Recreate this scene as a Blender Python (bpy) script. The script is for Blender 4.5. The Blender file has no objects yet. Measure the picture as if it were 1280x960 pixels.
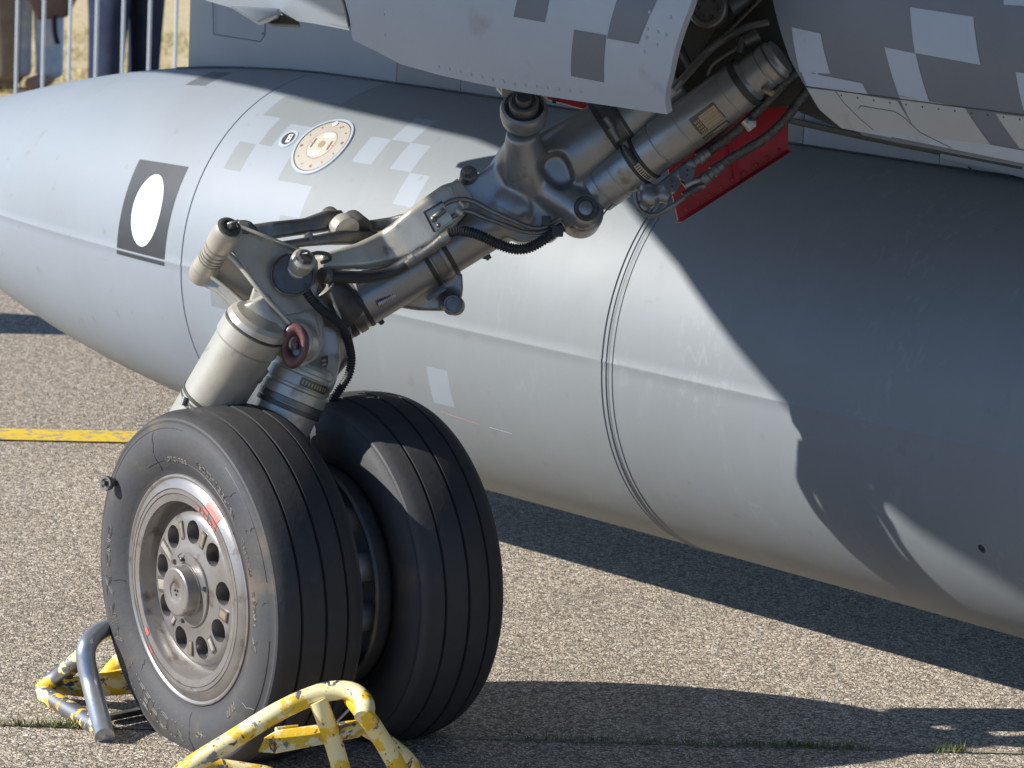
import bpy, bmesh, math, random
from mathutils import Vector as V, Matrix, Euler, noise
random.seed(7)
scn = bpy.context.scene
col = scn.collection
R = math.radians
# ------------------------------------------------------------------ camera
F = 4500.0                      # focal length in pixels of the 1280 wide photograph
CAMZ, PITCH, ROLL = 1.61, R(9.9), R(2.6)
fw = V((0, math.cos(PITCH), -math.sin(PITCH)))
rt0 = V((1, 0, 0)); up0 = rt0.cross(fw)
rt = rt0*math.cos(ROLL) + up0*math.sin(ROLL)
up = -rt0*math.sin(ROLL) + up0*math.cos(ROLL)
CAM = V((0, 0, CAMZ))
cd = bpy.data.cameras.new('camera'); cam = bpy.data.objects.new('camera', cd); col.objects.link(cam)
cam.matrix_world = Matrix.Translation(CAM) @ Matrix((rt, up, -fw)).transposed().to_4x4()
cd.sensor_width = 36; cd.lens = F/1280*36; cd.clip_start = .1; cd.clip_end = 2000
cd.dof.use_dof = True; cd.dof.focus_distance = 5.9; cd.dof.aperture_fstop = 14
scn.camera = cam
# ------------------------------------------------------------------ light
SUN_EL, SUN_AZ = 31.0, 82.0     # azimuth measured from behind the camera towards the left
S = V((-math.cos(R(SUN_EL))*math.sin(R(SUN_AZ)), -math.cos(R(SUN_EL))*math.cos(R(SUN_AZ)), math.sin(R(SUN_EL))))
w = bpy.data.worlds.new('World'); scn.world = w; w.use_nodes = True
nt = w.node_tree; bg = nt.nodes['Background']
sky = nt.nodes.new('ShaderNodeTexSky'); sky.sky_type = 'NISHITA'; sky.sun_disc = False
sky.sun_elevation = R(SUN_EL); sky.sun_rotation = math.atan2(S.x, S.y)
sky.dust_density = .2; sky.ozone_density = 8.0; sky.altitude = 800
nt.links.new(sky.outputs[0], bg.inputs[0]); bg.inputs[1].default_value = .095
ld = bpy.data.lights.new('sun', 'SUN'); ld.energy = 4.6; ld.angle = R(.5); ld.color = (1, .965, .91)
lo = bpy.data.objects.new('sun', ld); col.objects.link(lo); lo.rotation_euler = S.to_track_quat('Z', 'Y').to_euler()
scn.view_settings.view_transform = 'Standard'; scn.view_settings.look = 'None'
scn.view_settings.exposure = .72; scn.view_settings.gamma = 1
scn.cycles.max_bounces = 6; scn.cycles.use_denoising = True
# ------------------------------------------------------------------ pixel -> place helpers
def ray(x, y): return fw + rt*((x-640)/F) - up*((y-480)/F)
def at(x, y, d):
    # the leg stands further back than the wheels towards its upper end
    if 5.6 < d < 5.915 and not (x > 835 and d > 5.86): d += .17*min(1, max(0, (x-330)/150))
    return CAM + ray(x, y)*d
def atz(x, y, z=0.0):
    d = ray(x, y); return CAM + d*((z-CAMZ)/d.z)
def px(n, d=5.93): return n*d/F
# ------------------------------------------------------------------ materials
def mat(name, c1, c2=None, rough=.5, metal=0, scale=6, detail=6, thr=(.35, .7), bump=0, bscale=60, rvar=.08,
        c3=None, t3=(.6, .68), s3=30, spec=.5, coat=0):
    m = bpy.data.materials.new(name); m.use_nodes = True; t = m.node_tree; N = t.nodes; L = t.links
    b = N['Principled BSDF']; b.inputs['Metallic'].default_value = metal; b.inputs['Specular IOR Level'].default_value = spec
    b.inputs['Coat Weight'].default_value = coat; b.inputs['Coat Roughness'].default_value = .25
    tc = N.new('ShaderNodeTexCoord')
    n = N.new('ShaderNodeTexNoise'); n.inputs['Scale'].default_value = scale; n.inputs['Detail'].default_value = detail
    n.inputs['Roughness'].default_value = .65; L.new(tc.outputs['Object'], n.inputs['Vector'])
    cr = N.new('ShaderNodeMapRange'); cr.inputs['From Min'].default_value = thr[0]; cr.inputs['From Max'].default_value = thr[1]
    L.new(n.outputs[0], cr.inputs['Value'])
    mx = N.new('ShaderNodeMix'); mx.data_type = 'RGBA'; mx.inputs[6].default_value = (*c1, 1); mx.inputs[7].default_value = (*(c2 or c1), 1)
    L.new(cr.outputs[0], mx.inputs[0]); out = mx.outputs[2]
    if c3:
        n3 = N.new('ShaderNodeTexNoise'); n3.inputs['Scale'].default_value = s3; n3.inputs['Detail'].default_value = 8
        L.new(tc.outputs['Object'], n3.inputs['Vector'])
        r3 = N.new('ShaderNodeMapRange'); r3.inputs['From Min'].default_value = t3[0]; r3.inputs['From Max'].default_value = t3[1]
        L.new(n3.outputs[0], r3.inputs['Value'])
        m3 = N.new('ShaderNodeMix'); m3.data_type = 'RGBA'; m3.inputs[7].default_value = (*c3, 1)
        L.new(r3.outputs[0], m3.inputs[0]); L.new(out, m3.inputs[6]); out = m3.outputs[2]
    L.new(out, b.inputs['Base Color'])
    rr = N.new('ShaderNodeMapRange'); rr.inputs['To Min'].default_value = rough-rvar; rr.inputs['To Max'].default_value = rough+rvar
    L.new(n.outputs[0], rr.inputs['Value']); L.new(rr.outputs[0], b.inputs['Roughness'])
    if bump:
        nb = N.new('ShaderNodeTexNoise'); nb.inputs['Scale'].default_value = bscale; nb.inputs['Detail'].default_value = 4
        L.new(tc.outputs['Object'], nb.inputs['Vector'])
        bp = N.new('ShaderNodeBump'); bp.inputs['Strength'].default_value = bump; bp.inputs['Distance'].default_value = .002
        L.new(nb.outputs[0], bp.inputs['Height']); L.new(bp.outputs[0], b.inputs['Normal'])
    return m
M = {}
M['steel'] = mat('gear_paint', (.31, .308, .30), (.225, .222, .215), .34, .58, 9, c3=(.13, .11, .085), t3=(.62, .72), s3=22, bump=.12, bscale=220)
M['castalloy'] = mat('cast_alloy', (.42, .41, .39), (.30, .29, .27), .45, .2, 20, bump=.2, bscale=120)
M['bellyw'] = mat('belly_warm_paint', (.37, .365, .335), (.33, .325, .295), .45, 0, 6, c3=(.25, .23, .19), t3=(.6, .8), s3=16)
M['light'] = mat('light_gear_paint', (.50, .465, .39), (.38, .35, .29), .33, .4, 12, c3=(.17, .13, .09), t3=(.62, .75), s3=26, bump=.1, bscale=240)
M['dark'] = mat('oily_dark_metal', (.065, .062, .058), (.12, .115, .105), .42, .5, 25, bump=.2, bscale=150)
M['mid'] = mat('worn_grey_metal', (.20, .19, .175), (.12, .115, .105), .38, .6, 30, bump=.15, bscale=200)
M['chrome'] = mat('bare_metal', (.55, .54, .52), (.38, .37, .35), .25, .9, 30)
M['rim'] = mat('wheel_rim_paint', (.34, .32, .30), (.25, .23, .215), .34, .6, 14, c3=(.14, .095, .065), t3=(.58, .74), s3=34, bump=.08, bscale=300)
M['rimred'] = mat('red_marking_paint', (.52, .10, .08), (.42, .16, .13), .45, 0, 30)
M['rubber'] = mat('tyre_rubber', (.033, .032, .033), (.045, .043, .041), .62, 0, 9, c3=(.050, .048, .046), t3=(.56, .80), s3=40, bump=.35, bscale=90, rvar=.06, spec=.3)
def dusty_sidewall(m):
    t = m.node_tree; N = t.nodes; L = t.links; b = N['Principled BSDF']; src = b.inputs['Base Color'].links[0].from_socket
    tc = N.new('ShaderNodeTexCoord'); sp = N.new('ShaderNodeSeparateXYZ'); L.new(tc.outputs['Object'], sp.inputs[0])
    ab = N.new('ShaderNodeMath'); ab.operation = 'ABSOLUTE'; L.new(sp.outputs[1], ab.inputs[0])
    mr = N.new('ShaderNodeMapRange'); mr.inputs['From Min'].default_value = .068; mr.inputs['From Max'].default_value = .080; L.new(ab.outputs[0], mr.inputs['Value'])
    n = N.new('ShaderNodeTexNoise'); n.inputs['Scale'].default_value = 7; n.inputs['Detail'].default_value = 8; n.inputs['Roughness'].default_value = .6; L.new(tc.outputs['Object'], n.inputs[0])
    cr = N.new('ShaderNodeValToRGB'); e = cr.color_ramp.elements; e[0].position = .32; e[0].color = (.052, .055, .062, 1); e[1].position = .72; e[1].color = (.15, .115, .075, 1)
    k = cr.color_ramp.elements.new(.54); k.color = (.066, .064, .064, 1); L.new(n.outputs[0], cr.inputs[0])
    mx = N.new('ShaderNodeMix'); mx.data_type = 'RGBA'; L.new(mr.outputs[0], mx.inputs[0]); L.new(src, mx.inputs[6]); L.new(cr.outputs[0], mx.inputs[7]); L.new(mx.outputs[2], b.inputs['Base Color'])
dusty_sidewall(M['rubber'])
M['hose'] = mat('black_hose', (.018, .018, .02), (.035, .034, .034), .5, 0, 40)
M['braid'] = mat('braided_hose', (.10, .095, .085), (.05, .05, .048), .45, .4, 160, thr=(.45, .55), bump=.5, bscale=500)
M['sealant'] = mat('brown_sealant', (.17, .075, .065), (.10, .045, .04), .4, 0, 40, bump=.6, bscale=90)
M['red'] = mat('red_paint', (.42, .016, .022), (.33, .012, .018), .5, 0, 14)
M['belly'] = mat('belly_grey_paint', (.37, .40, .425), (.34, .365, .39), .42, 0, 5, c3=(.23, .22, .20), t3=(.62, .85), s3=13, bump=.03, bscale=60)
M['bellyl'] = mat('belly_light_grey_paint', (.34, .38, .425), (.31, .355, .40), .42, 0, 5)
M['bellyd'] = mat('belly_dark_grey_paint', (.13, .138, .15), (.112, .12, .132), .45, 0, 5)
M['pylon'] = mat('pylon_blue_grey_paint', (.24, .29, .34), (.22, .27, .32), .45, 0, 5)
M['pylond'] = mat('pylon_grey_paint', (.19, .215, .24), (.17, .195, .22), .45, 0, 5)
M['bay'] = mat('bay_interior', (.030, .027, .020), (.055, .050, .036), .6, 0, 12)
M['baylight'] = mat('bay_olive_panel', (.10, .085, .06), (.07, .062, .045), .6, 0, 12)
M['black'] = mat('black_decal', (.018, .019, .023), (.032, .034, .04), .5, 0, 12)
M['white'] = mat('white_decal', (.80, .80, .80), (.74, .74, .74), .5, 0, 12)
M['cream'] = mat('cream_composite', (.36, .325, .275), (.31, .28, .24), .5, 0, 40)
M['creaml'] = mat('pale_cream_composite', (.42, .385, .32), (.37, .34, .285), .5, 0, 40)
M['brown'] = mat('brown_fastener', (.14, .10, .06), (.20, .15, .09), .5, .4, 60)
M['plate'] = mat('engraved_plate', (.36, .30, .20), (.28, .23, .15), .4, .4, 90)
M['galv'] = mat('galvanised_steel', (.42, .44, .47), (.32, .34, .37), .33, .75, 40, bump=.15, bscale=200)
M['barpaint'] = mat('zinc_bar', (.52, .58, .66), (.44, .50, .58), .35, .3, 30)
M['jeans'] = mat('light_blue_denim', (.42, .56, .85), (.80, .86, .95), .9, 0, 14, bump=.8, bscale=25, spec=.1)
M['navy'] = mat('navy_trousers', (.020, .028, .055), (.035, .045, .075), .85, 0, 8, bump=.8, bscale=20, spec=.1)
M['khaki'] = mat('brown_trousers', (.16, .13, .10), (.25, .21, .17), .9, 0, 10, bump=.8, bscale=20, spec=.1)
M['blackcl'] = mat('black_cloth', (.012, .012, .014), (.02, .02, .024), .85, 0, 9, bump=.5, bscale=20, spec=.1)
M['skin'] = mat('skin', (.62, .32, .21), (.54, .27, .18), .5, 0, 9)
M['bag'] = mat('brown_leather', (.055, .032, .028), (.08, .05, .045), .45, 0, 9)
M['hair'] = mat('dark_hair', (.03, .02, .014), (.05, .035, .02), .6, 0, 30)
M['shirt'] = mat('shirt_cloth', (.30, .30, .32), (.26, .26, .28), .85, 0, 9)
M['orange'] = mat('orange_leather', (.42, .12, .05), (.35, .1, .04), .5, 0, 9)

def chock_paint(name, metal_amt):
    m = bpy.data.materials.new(name); m.use_nodes = True; t = m.node_tree; N = t.nodes; L = t.links; b = N['Principled BSDF']
    tc = N.new('ShaderNodeTexCoord'); prev = None
    base = N.new('ShaderNodeMix'); base.data_type = 'RGBA'; base.inputs[6].default_value = (.70, .45, .02, 1); base.inputs[7].default_value = (.76, .66, .34, 1)
    def mask(scale, lo_, hi_, seed, dist=0):
        mp = N.new('ShaderNodeMapping'); mp.inputs['Location'].default_value = (seed, seed*2, 0); L.new(tc.outputs['Object'], mp.inputs[0])
        n = N.new('ShaderNodeTexNoise'); n.inputs['Scale'].default_value = scale; n.inputs['Detail'].default_value = 7; n.inputs['Roughness'].default_value = .6
        n.inputs['Distortion'].default_value = dist
        L.new(mp.outputs[0], n.inputs['Vector']); r = N.new('ShaderNodeMapRange'); r.inputs['From Min'].default_value = lo_; r.inputs['From Max'].default_value = hi_
        L.new(n.outputs[0], r.inputs['Value']); return r
    L.new(mask(22, .50, .53, 1).outputs[0], base.inputs[0]); prev = base.outputs[2]; k = None
    for s_, a, b_, sd, c in ((34, .59-metal_amt, .60-metal_amt, 5, (.26, .26, .27)), (55, .62, .63, 9, (.16, .06, .025)), (120, .66, .70, 11, (.06, .04, .03))):
        mx = N.new('ShaderNodeMix'); mx.data_type = 'RGBA'; mx.inputs[7].default_value = (*c, 1); ms = mask(s_, a, b_, sd, .5)
        k = k or ms
        L.new(ms.outputs[0], mx.inputs[0]); L.new(prev, mx.inputs[6]); prev = mx.outputs[2]
    L.new(prev, b.inputs['Base Color']); b.inputs['Roughness'].default_value = .5
    L.new(k.outputs[0], b.inputs['Metallic'])
    bp = N.new('ShaderNodeBump'); bp.inputs['Strength'].default_value = .5; bp.inputs['Distance'].default_value = -.001
    L.new(k.outputs[0], bp.inputs['Height']); L.new(bp.outputs[0], b.inputs['Normal'])
    return m
M['chock'] = chock_paint('worn_yellow_paint', 0)
M['chockg'] = chock_paint('scraped_yellow_paint', .13)

def asphalt():
    m = bpy.data.materials.new('asphalt'); m.use_nodes = True; t = m.node_tree; N = t.nodes; L = t.links; b = N['Principled BSDF']
    tc = N.new('ShaderNodeTexCoord')
    nd = N.new('ShaderNodeTexNoise'); nd.inputs['Scale'].default_value = 60; L.new(tc.outputs['Object'], nd.inputs['Vector'])
    add = N.new('ShaderNodeVectorMath'); add.operation = 'MULTIPLY_ADD'; add.inputs[1].default_value = (.012,)*3
    L.new(nd.outputs['Color'], add.inputs[0]); L.new(tc.outputs['Object'], add.inputs[2])
    def layer(sc):
        v = N.new('ShaderNodeTexVoronoi'); v.inputs['Scale'].default_value = sc; L.new(add.outputs[0], v.inputs['Vector'])
        e = N.new('ShaderNodeTexVoronoi'); e.feature = 'DISTANCE_TO_EDGE'; e.inputs['Scale'].default_value = sc; L.new(add.outputs[0], e.inputs['Vector'])
        return v, e
    v1, e1 = layer(150); 
    ramp = N.new('ShaderNodeValToRGB'); r = ramp.color_ramp
    r.elements[0].position = 0; r.elements[0].color = (.22, .19, .155, 1); r.elements[1].position = 1; r.elements[1].color = (.78, .73, .64, 1)
    for p, c in ((.2, (.38, .32, .25)), (.45, (.50, .425, .33)), (.7, (.58, .50, .39)), (.88, (.64, .58, .48))):
        e = r.elements.new(p); e.color = (c[0]*1.22, c[1]*1.18, c[2]*1.13, 1)
    sp = N.new('ShaderNodeSeparateColor'); L.new(v1.outputs['Color'], sp.inputs[0]); L.new(sp.outputs[0], ramp.inputs[0])
    er = N.new('ShaderNodeMapRange'); er.inputs['From Min'].default_value = .02; er.inputs['From Max'].default_value = .16; L.new(e1.outputs['Distance'], er.inputs['Value'])
    # deep gaps between stones, more in patches
    ng = N.new('ShaderNodeTexNoise'); ng.inputs['Scale'].default_value = 70; ng.inputs['Detail'].default_value = 3; L.new(tc.outputs['Object'], ng.inputs['Vector'])
    gr = N.new('ShaderNodeMapRange'); gr.inputs['From Min'].default_value = .33; gr.inputs['From Max'].default_value = .43; L.new(ng.outputs[0], gr.inputs['Value'])
    mul = N.new('ShaderNodeMath'); mul.operation = 'MULTIPLY'; L.new(er.outputs[0], mul.inputs[0]); L.new(gr.outputs[0], mul.inputs[1])
    mx = N.new('ShaderNodeMix'); mx.data_type = 'RGBA'; mx.inputs[6].default_value = (.13, .108, .085, 1)
    L.new(mul.outputs[0], mx.inputs[0]); L.new(ramp.outputs[0], mx.inputs[7])
    big = N.new('ShaderNodeTexNoise'); big.inputs['Scale'].default_value = .9; big.inputs['Detail'].default_value = 6; L.new(tc.outputs['Object'], big.inputs['Vector'])
    br = N.new('ShaderNodeMapRange'); br.inputs['From Min'].default_value = .3; br.inputs['From Max'].default_value = .7; br.inputs['To Min'].default_value = .88; br.inputs['To Max'].default_value = 1.1; L.new(big.outputs[0], br.inputs['Value'])
    st = N.new('ShaderNodeTexNoise'); st.inputs['Scale'].default_value = 2.3; st.inputs['Detail'].default_value = 8; st.inputs['Distortion'].default_value = .8; L.new(tc.outputs['Object'], st.inputs['Vector'])
    sr = N.new('ShaderNodeMapRange'); sr.inputs['From Min'].default_value = .56; sr.inputs['From Max'].default_value = .70; sr.inputs['To Max'].default_value = .26; L.new(st.outputs[0], sr.inputs['Value'])
    m2 = N.new('ShaderNodeMix'); m2.data_type = 'RGBA'; m2.inputs[7].default_value = (.17, .145, .115, 1); L.new(sr.outputs[0], m2.inputs[0]); L.new(mx.outputs[2], m2.inputs[6]); mx = m2
    vm = N.new('ShaderNodeVectorMath'); vm.operation = 'SCALE'; L.new(mx.outputs[2], vm.inputs[0]); L.new(br.outputs[0], vm.inputs['Scale'])
    L.new(vm.outputs[0], b.inputs['Base Color']); b.inputs['Roughness'].default_value = .8; b.inputs['Specular IOR Level'].default_value = .3
    bp = N.new('ShaderNodeBump'); bp.inputs['Strength'].default_value = .6; bp.inputs['Distance'].default_value = .004
    L.new(mul.outputs[0], bp.inputs['Height']); L.new(bp.outputs[0], b.inputs['Normal'])
    return m
M['asphalt'] = asphalt()
M['line'] = mat('yellow_road_paint', (.74, .52, .03), (.66, .45, .03), .6, 0, 9, c3=(.30, .26, .20), t3=(.55, .60), s3=55, bump=.5, bscale=90)
M['drygrass'] = mat('dry_grass_ground', (.55, .42, .21), (.38, .30, .13), .9, 0, 14, detail=12, c3=(.66, .55, .34), t3=(.5, .62), s3=30, bump=1, bscale=60)
M['grassblade'] = mat('dry_grass_blades', (.60, .48, .25), (.34, .32, .11), .8, 0, 3)
M['green'] = mat('green_weeds', (.10, .14, .03), (.22, .20, .07), .8, 0, 20)
M['tar'] = mat('joint_filler', (.20, .18, .13), (.32, .28, .21), .9, 0, 30, bump=.6)

# ------------------------------------------------------------------ mesh builder
def frame(axis):
    a = axis.normalized(); h = V((0, 0, 1)) if abs(a.z) < .9 else V((1, 0, 0))
    u = a.cross(h).normalized(); return a, u, a.cross(u)
class MB:
    def __init__(s): s.v = []; s.f = []
    def add(s, v, f):
        o = len(s.v); s.v += [V(p) for p in v]; s.f += [tuple(i+o for i in q) for q in f]; return s
    def lathe(s, prof, o, axis, seg=48, closed=False):
        """prof: (r, h) pairs; ends capped when closed is False"""
        a, u, w_ = frame(axis); vs = []; fs = []; n = len(prof)
        for r_, h in prof:
            for k in range(seg):
                t = 2*math.pi*k/seg; vs.append(o + a*h + (u*math.cos(t)+w_*math.sin(t))*r_)
        m = n if closed else n-1
        for i in range(m):
            j = (i+1) % n
            for k in range(seg):
                l = (k+1) % seg; fs.append((i*seg+k, i*seg+l, j*seg+l, j*seg+k))
        if not closed:
            fs.append(tuple(range(seg-1, -1, -1))); fs.append(tuple((n-1)*seg+k for k in range(seg)))
        return s.add(vs, fs)
    def cyl(s, p0, p1, r0, r1=None, seg=32, bev=.0):
        r1 = r0 if r1 is None else r1; L_ = (p1-p0).length; b = min(bev, L_*.4)
        pr = [(r0, 0), (r1, L_)] if not b else [(r0-b, 0), (r0-b*.3, b*.3), (r0, b), (r1, L_-b), (r1-b*.3, L_-b*.3), (r1-b, L_)]
        return s.lathe(pr, p0, p1-p0, seg)
    def cylp(s, p0, p1, prof, seg=48):
        """prof: (t in 0..1 along p0-p1, radius in metres)"""
        L_ = (p1-p0).length; return s.lathe([(r_, t*L_) for t, r_ in prof], p0, p1-p0, seg)
    def tube(s, pts, r_, seg=12, smooth=True, rfun=None, step=None):
        P = spline(pts, step) if smooth else [V(p) for p in pts]
        vs = []; fs = []; prev = None; n = len(P); acc = 0
        for i, p in enumerate(P):
            t = (P[min(i+1, n-1)]-P[max(i-1, 0)]).normalized()
            if prev is None: a, u, w_ = frame(t)
            else: u = (prev - t*prev.dot(t)).normalized(); w_ = t.cross(u)
            prev = u; acc += (p-P[i-1]).length if i else 0
            rr = rfun(acc, i) if rfun else r_
            for k in range(seg):
                q = 2*math.pi*k/seg; vs.append(p+(u*math.cos(q)+w_*math.sin(q))*rr)
        for i in range(n-1):
            for k in range(seg):
                l = (k+1) % seg; fs.append((i*seg+k, i*seg+l, (i+1)*seg+l, (i+1)*seg+k))
        fs.append(tuple(range(seg-1, -1, -1))); fs.append(tuple((n-1)*seg+k for k in range(seg)))
        return s.add(vs, fs)
    def prism(s, pts, vec):
        n = len(pts); vs = [V(p) for p in pts]+[V(p)+vec for p in pts]
        fs = [tuple(range(n)), tuple(range(2*n-1, n-1, -1))]+[(i, (i+n), ((i+1) % n)+n, (i+1) % n) for i in range(n)]
        return s.add(vs, fs)
    def box(s, c, ax, ay, az):
        vs = [c+ax*i+ay*j+az*k for i in (-1, 1) for j in (-1, 1) for k in (-1, 1)]
        return s.add(vs, [(0, 1, 3, 2), (4, 6, 7, 5), (0, 4, 5, 1), (2, 3, 7, 6), (0, 2, 6, 4), (1, 5, 7, 3)])
    def ball(s, c, r_, seg=24, sc=(1, 1, 1)):
        vs = []; fs = []; n = seg//2
        vs.append(c+V((0, 0, r_*sc[2])))
        for i in range(1, n):
            for k in range(seg):
                a = math.pi*i/n; b = 2*math.pi*k/seg
                vs.append(c+V((math.sin(a)*math.cos(b)*sc[0], math.sin(a)*math.sin(b)*sc[1], math.cos(a)*sc[2]))*r_)
        vs.append(c-V((0, 0, r_*sc[2])))
        for k in range(seg):
            fs.append((0, 1+k, 1+(k+1) % seg)); e = 1+(n-2)*seg; fs.append((len(vs)-1, e+(k+1) % seg, e+k))
        for i in range(n-2):
            for k in range(seg):
                l = (k+1) % seg; fs.append((1+i*seg+k, 1+(i+1)*seg+k, 1+(i+1)*seg+l, 1+i*seg+l))
        return s.add(vs, fs)
    def mesh(s, name, angle=35, bevel=0, seg=2, fix=True):
        me = bpy.data.meshes.new(name); me.from_pydata(s.v, [], s.f); me.update()
        bm = bmesh.new(); bm.from_mesh(me)
        if fix: bmesh.ops.recalc_face_normals(bm, faces=bm.faces)
        if bevel:
            ed = [e for e in bm.edges if len(e.link_faces) == 2 and e.calc_face_angle(0) > R(28)]
            bmesh.ops.bevel(bm, geom=ed, offset=bevel, segments=seg, affect='EDGES', profile=.6, clamp_overlap=True)
        bm.to_mesh(me); bm.free()
        me.shade_smooth(); me.set_sharp_from_angle(angle=R(angle)); return me
    def build(s, name, m, parent=None, angle=35, bevel=0, seg=2, fix=True, label=None):
        return link(name, s.mesh(name, angle, bevel, seg, fix), m, parent, label)
def spline(pts, step=None):
    P = [V(p) for p in pts]
    if len(P) < 3: P = [P[0], (P[0]+P[1])/2, P[1]]
    Q = [P[0]*2-P[1]]+P+[P[-1]*2-P[-2]]; out = []
    for i in range(1, len(Q)-2):
        a, b, c, d = Q[i-1:i+3]; n = max(2, int((c-b).length/(step or .008)))
        for k in range(n):
            t = k/n; out.append(.5*((2*b)+(c-a)*t+(2*a-5*b+4*c-d)*t*t+(3*b-a-3*c+d)*t**3))
    out.append(P[-1]); return out
def link(name, me, m, parent=None, label=None):
    o = bpy.data.objects.new(name, me); col.objects.link(o)
    if m:
        me.materials.clear(); me.materials.append(M[m] if isinstance(m, str) else m)
    if parent: setpar(o, parent)
    if label: o['label'] = label
    return o
def world(o):
    m = o.matrix_basis.copy()
    return (world(o.parent) @ o.matrix_parent_inverse @ m) if o.parent else m
def setpar(o, p): o.parent = p; o.matrix_parent_inverse = world(p).inverted()
def thing(name, loc, label, cat, group=None):
    o = bpy.data.objects.new(name, None); col.objects.link(o); o.location = loc; o.empty_display_size = .1
    return tag(o, label, cat, group)
def tag(o, label, cat, group=None):
    o['label'] = label; o['category'] = cat
    if group: o['group'] = group
    return o
def evaluated(o, name):
    bpy.context.view_layer.update(); dg = bpy.context.evaluated_depsgraph_get()
    me = bpy.data.meshes.new_from_object(o.evaluated_get(dg)); me.name = name; return me
def forge(name, mb, m, parent, voxel=.005, it=8, cut=None, label=None, cut_after=False, it2=2):
    """overlapping closed shapes melted into one smooth casting"""
    tmp = link(name+'_raw', mb.mesh(name), None)
    md = tmp.modifiers.new('r', 'REMESH'); md.mode = 'VOXEL'; md.voxel_size = voxel; md.use_smooth_shade = True
    sm = tmp.modifiers.new('s', 'SMOOTH'); sm.factor = .5; sm.iterations = it
    me = evaluated(tmp, name); bpy.data.objects.remove(tmp)
    if cut:
        t2 = link(name+'_raw', me, None); c = link('cutter', cut.mesh('cutter'), None)
        b = t2.modifiers.new('b', 'BOOLEAN'); b.operation = 'DIFFERENCE'; b.object = c; b.solver = 'EXACT'
        rm = t2.modifiers.new('r', 'REMESH'); rm.mode = 'VOXEL'; rm.voxel_size = voxel*.8; rm.use_smooth_shade = True
        s2 = t2.modifiers.new('s', 'SMOOTH'); s2.factor = .5; s2.iterations = it2
        me = evaluated(t2, name); bpy.data.objects.remove(t2); bpy.data.objects.remove(c)
    me.shade_smooth(); return link(name, me, m, parent, label)

# ------------------------------------------------------------------ ground
def sheet(name, pts, z, m, n=1):
    mb = MB(); mb.add([(x, y, z) for x, y in pts], [tuple(range(len(pts)))])
    o = mb.build(name, m, None, fix=False); o['kind'] = 'structure'; return o
sheet('apron', [(-700, -700), (700, -700), (700, 900), (-700, 900)], 0, 'asphalt')
gy = 12.2
g = sheet('grass_field', [(-300, gy-2), (300, gy+1.2), (300, 700), (-300, 700)], .004, 'drygrass')
a_, b_ = atz(-60, 543), atz(200, 548.5)
dl = (b_-a_).normalized(); nl = V((-dl.y, dl.x, 0))
P0, P1 = a_-dl*30, a_+dl*40; hw = .068
sheet('yellow_line', [((P0-nl*hw).x, (P0-nl*hw).y), ((P1-nl*hw).x, (P1-nl*hw).y), ((P1+nl*hw).x, (P1+nl*hw).y), ((P0+nl*hw).x, (P0+nl*hw).y)], .004, 'line')
a_, b_ = atz(0, 907), atz(1280, 943)
dj = (b_-a_).normalized(); nj = V((-dj.y, dj.x, 0)); P0, P1 = a_-dj*20, a_+dj*20; hw = .004
sheet('paving_joint', [((P0-nj*hw).x, (P0-nj*hw).y), ((P1-nj*hw).x, (P1-nj*hw).y), ((P1+nj*hw).x, (P1+nj*hw).y), ((P0+nj*hw).x, (P0+nj*hw).y)], .003, 'tar')
# weeds in the joint
mb = MB()
for i in range(2200):
    s_ = random.uniform(-.1, 2.2) if i % 2 else random.gauss(random.choice((.12, .18, 1.35, 1.62, 1.85)), .07)
    if noise.noise(V((s_*7, 3, 0))) < -.12 : continue
    p = a_+dj*s_+nj*random.gauss(0, .006); p.z = .002
    h = random.uniform(.004, .018); an = random.uniform(0, 6.28); l = V((math.cos(an), math.sin(an), 0)); q = V((-l.y, l.x, 0))*.0012
    mb.add([p-q, p+q, p+l*h*.7+V((0, 0, h))], [(0, 1, 2)])
o = mb.build('joint_weeds', 'green', fix=False); o['kind'] = 'stuff'; tag(o, 'low green and yellow weeds growing in the paving joint', 'weeds')
mb = MB()
for i in range(26000):
    x = random.uniform(-3.6, -.9); y = random.uniform(12.2, 20)
    if noise.noise(V((x*2.5, y*1.3, 0))) < -.25: continue
    h = random.uniform(.015, .06); an = random.uniform(0, 6.28); l = V((math.cos(an), math.sin(an), 0)); q = V((-l.y, l.x, 0))*.0025; p = V((x, y, 0))
    mb.add([p-q, p+q, p+l*h*.8+V((0, 0, h))], [(0, 1, 2)])
o = mb.build('dry_grass', 'grassblade', fix=False); o['kind'] = 'stuff'; tag(o, 'straw coloured dry grass beyond the apron behind the barrier', 'grass')

# ------------------------------------------------------------------ drop tank
TAZ, TTL = R(42.7), R(-.24)
TD = V((math.sin(TAZ)*math.cos(TTL), -math.cos(TAZ)*math.cos(TTL), math.sin(TTL)))
TN = V((-math.cos(TAZ), -math.sin(TAZ), 0)); TW = TN.cross(TD); TW = TW if TW.z > 0 else -TW
TC = V((.454, 6.72, .534))
TS = [(-3.12, .002), (-3.05, .035), (-2.93, .085), (-2.8, .128), (-2.6, .183), (-2.4, .232), (-2.2, .278), (-2.0, .318), (-1.8, .349), (-1.6, .372), (-1.4, .387),
      (-1.27, .3935), (-.9, .3975), (-.6, .3985), (0, .398), (.5, .399), (1.0, .403), (1.6, .405), (2.2, .395), (2.8, .35), (3.4, .26), (3.9, .15), (4.2, .03)]
def trad(t):
    if t <= TS[0][0]: return TS[0][1]
    for (a, ra), (b, rb) in zip(TS, TS[1:]):
        if t <= b:
            return ra+(rb-ra)*(t-a)/(b-a)
    return TS[-1][1]
def trs(t): return (trad(t-.05)+trad(t+.05)+trad(t)*2)/4 if -3 < t < 4 else trad(t)
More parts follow.
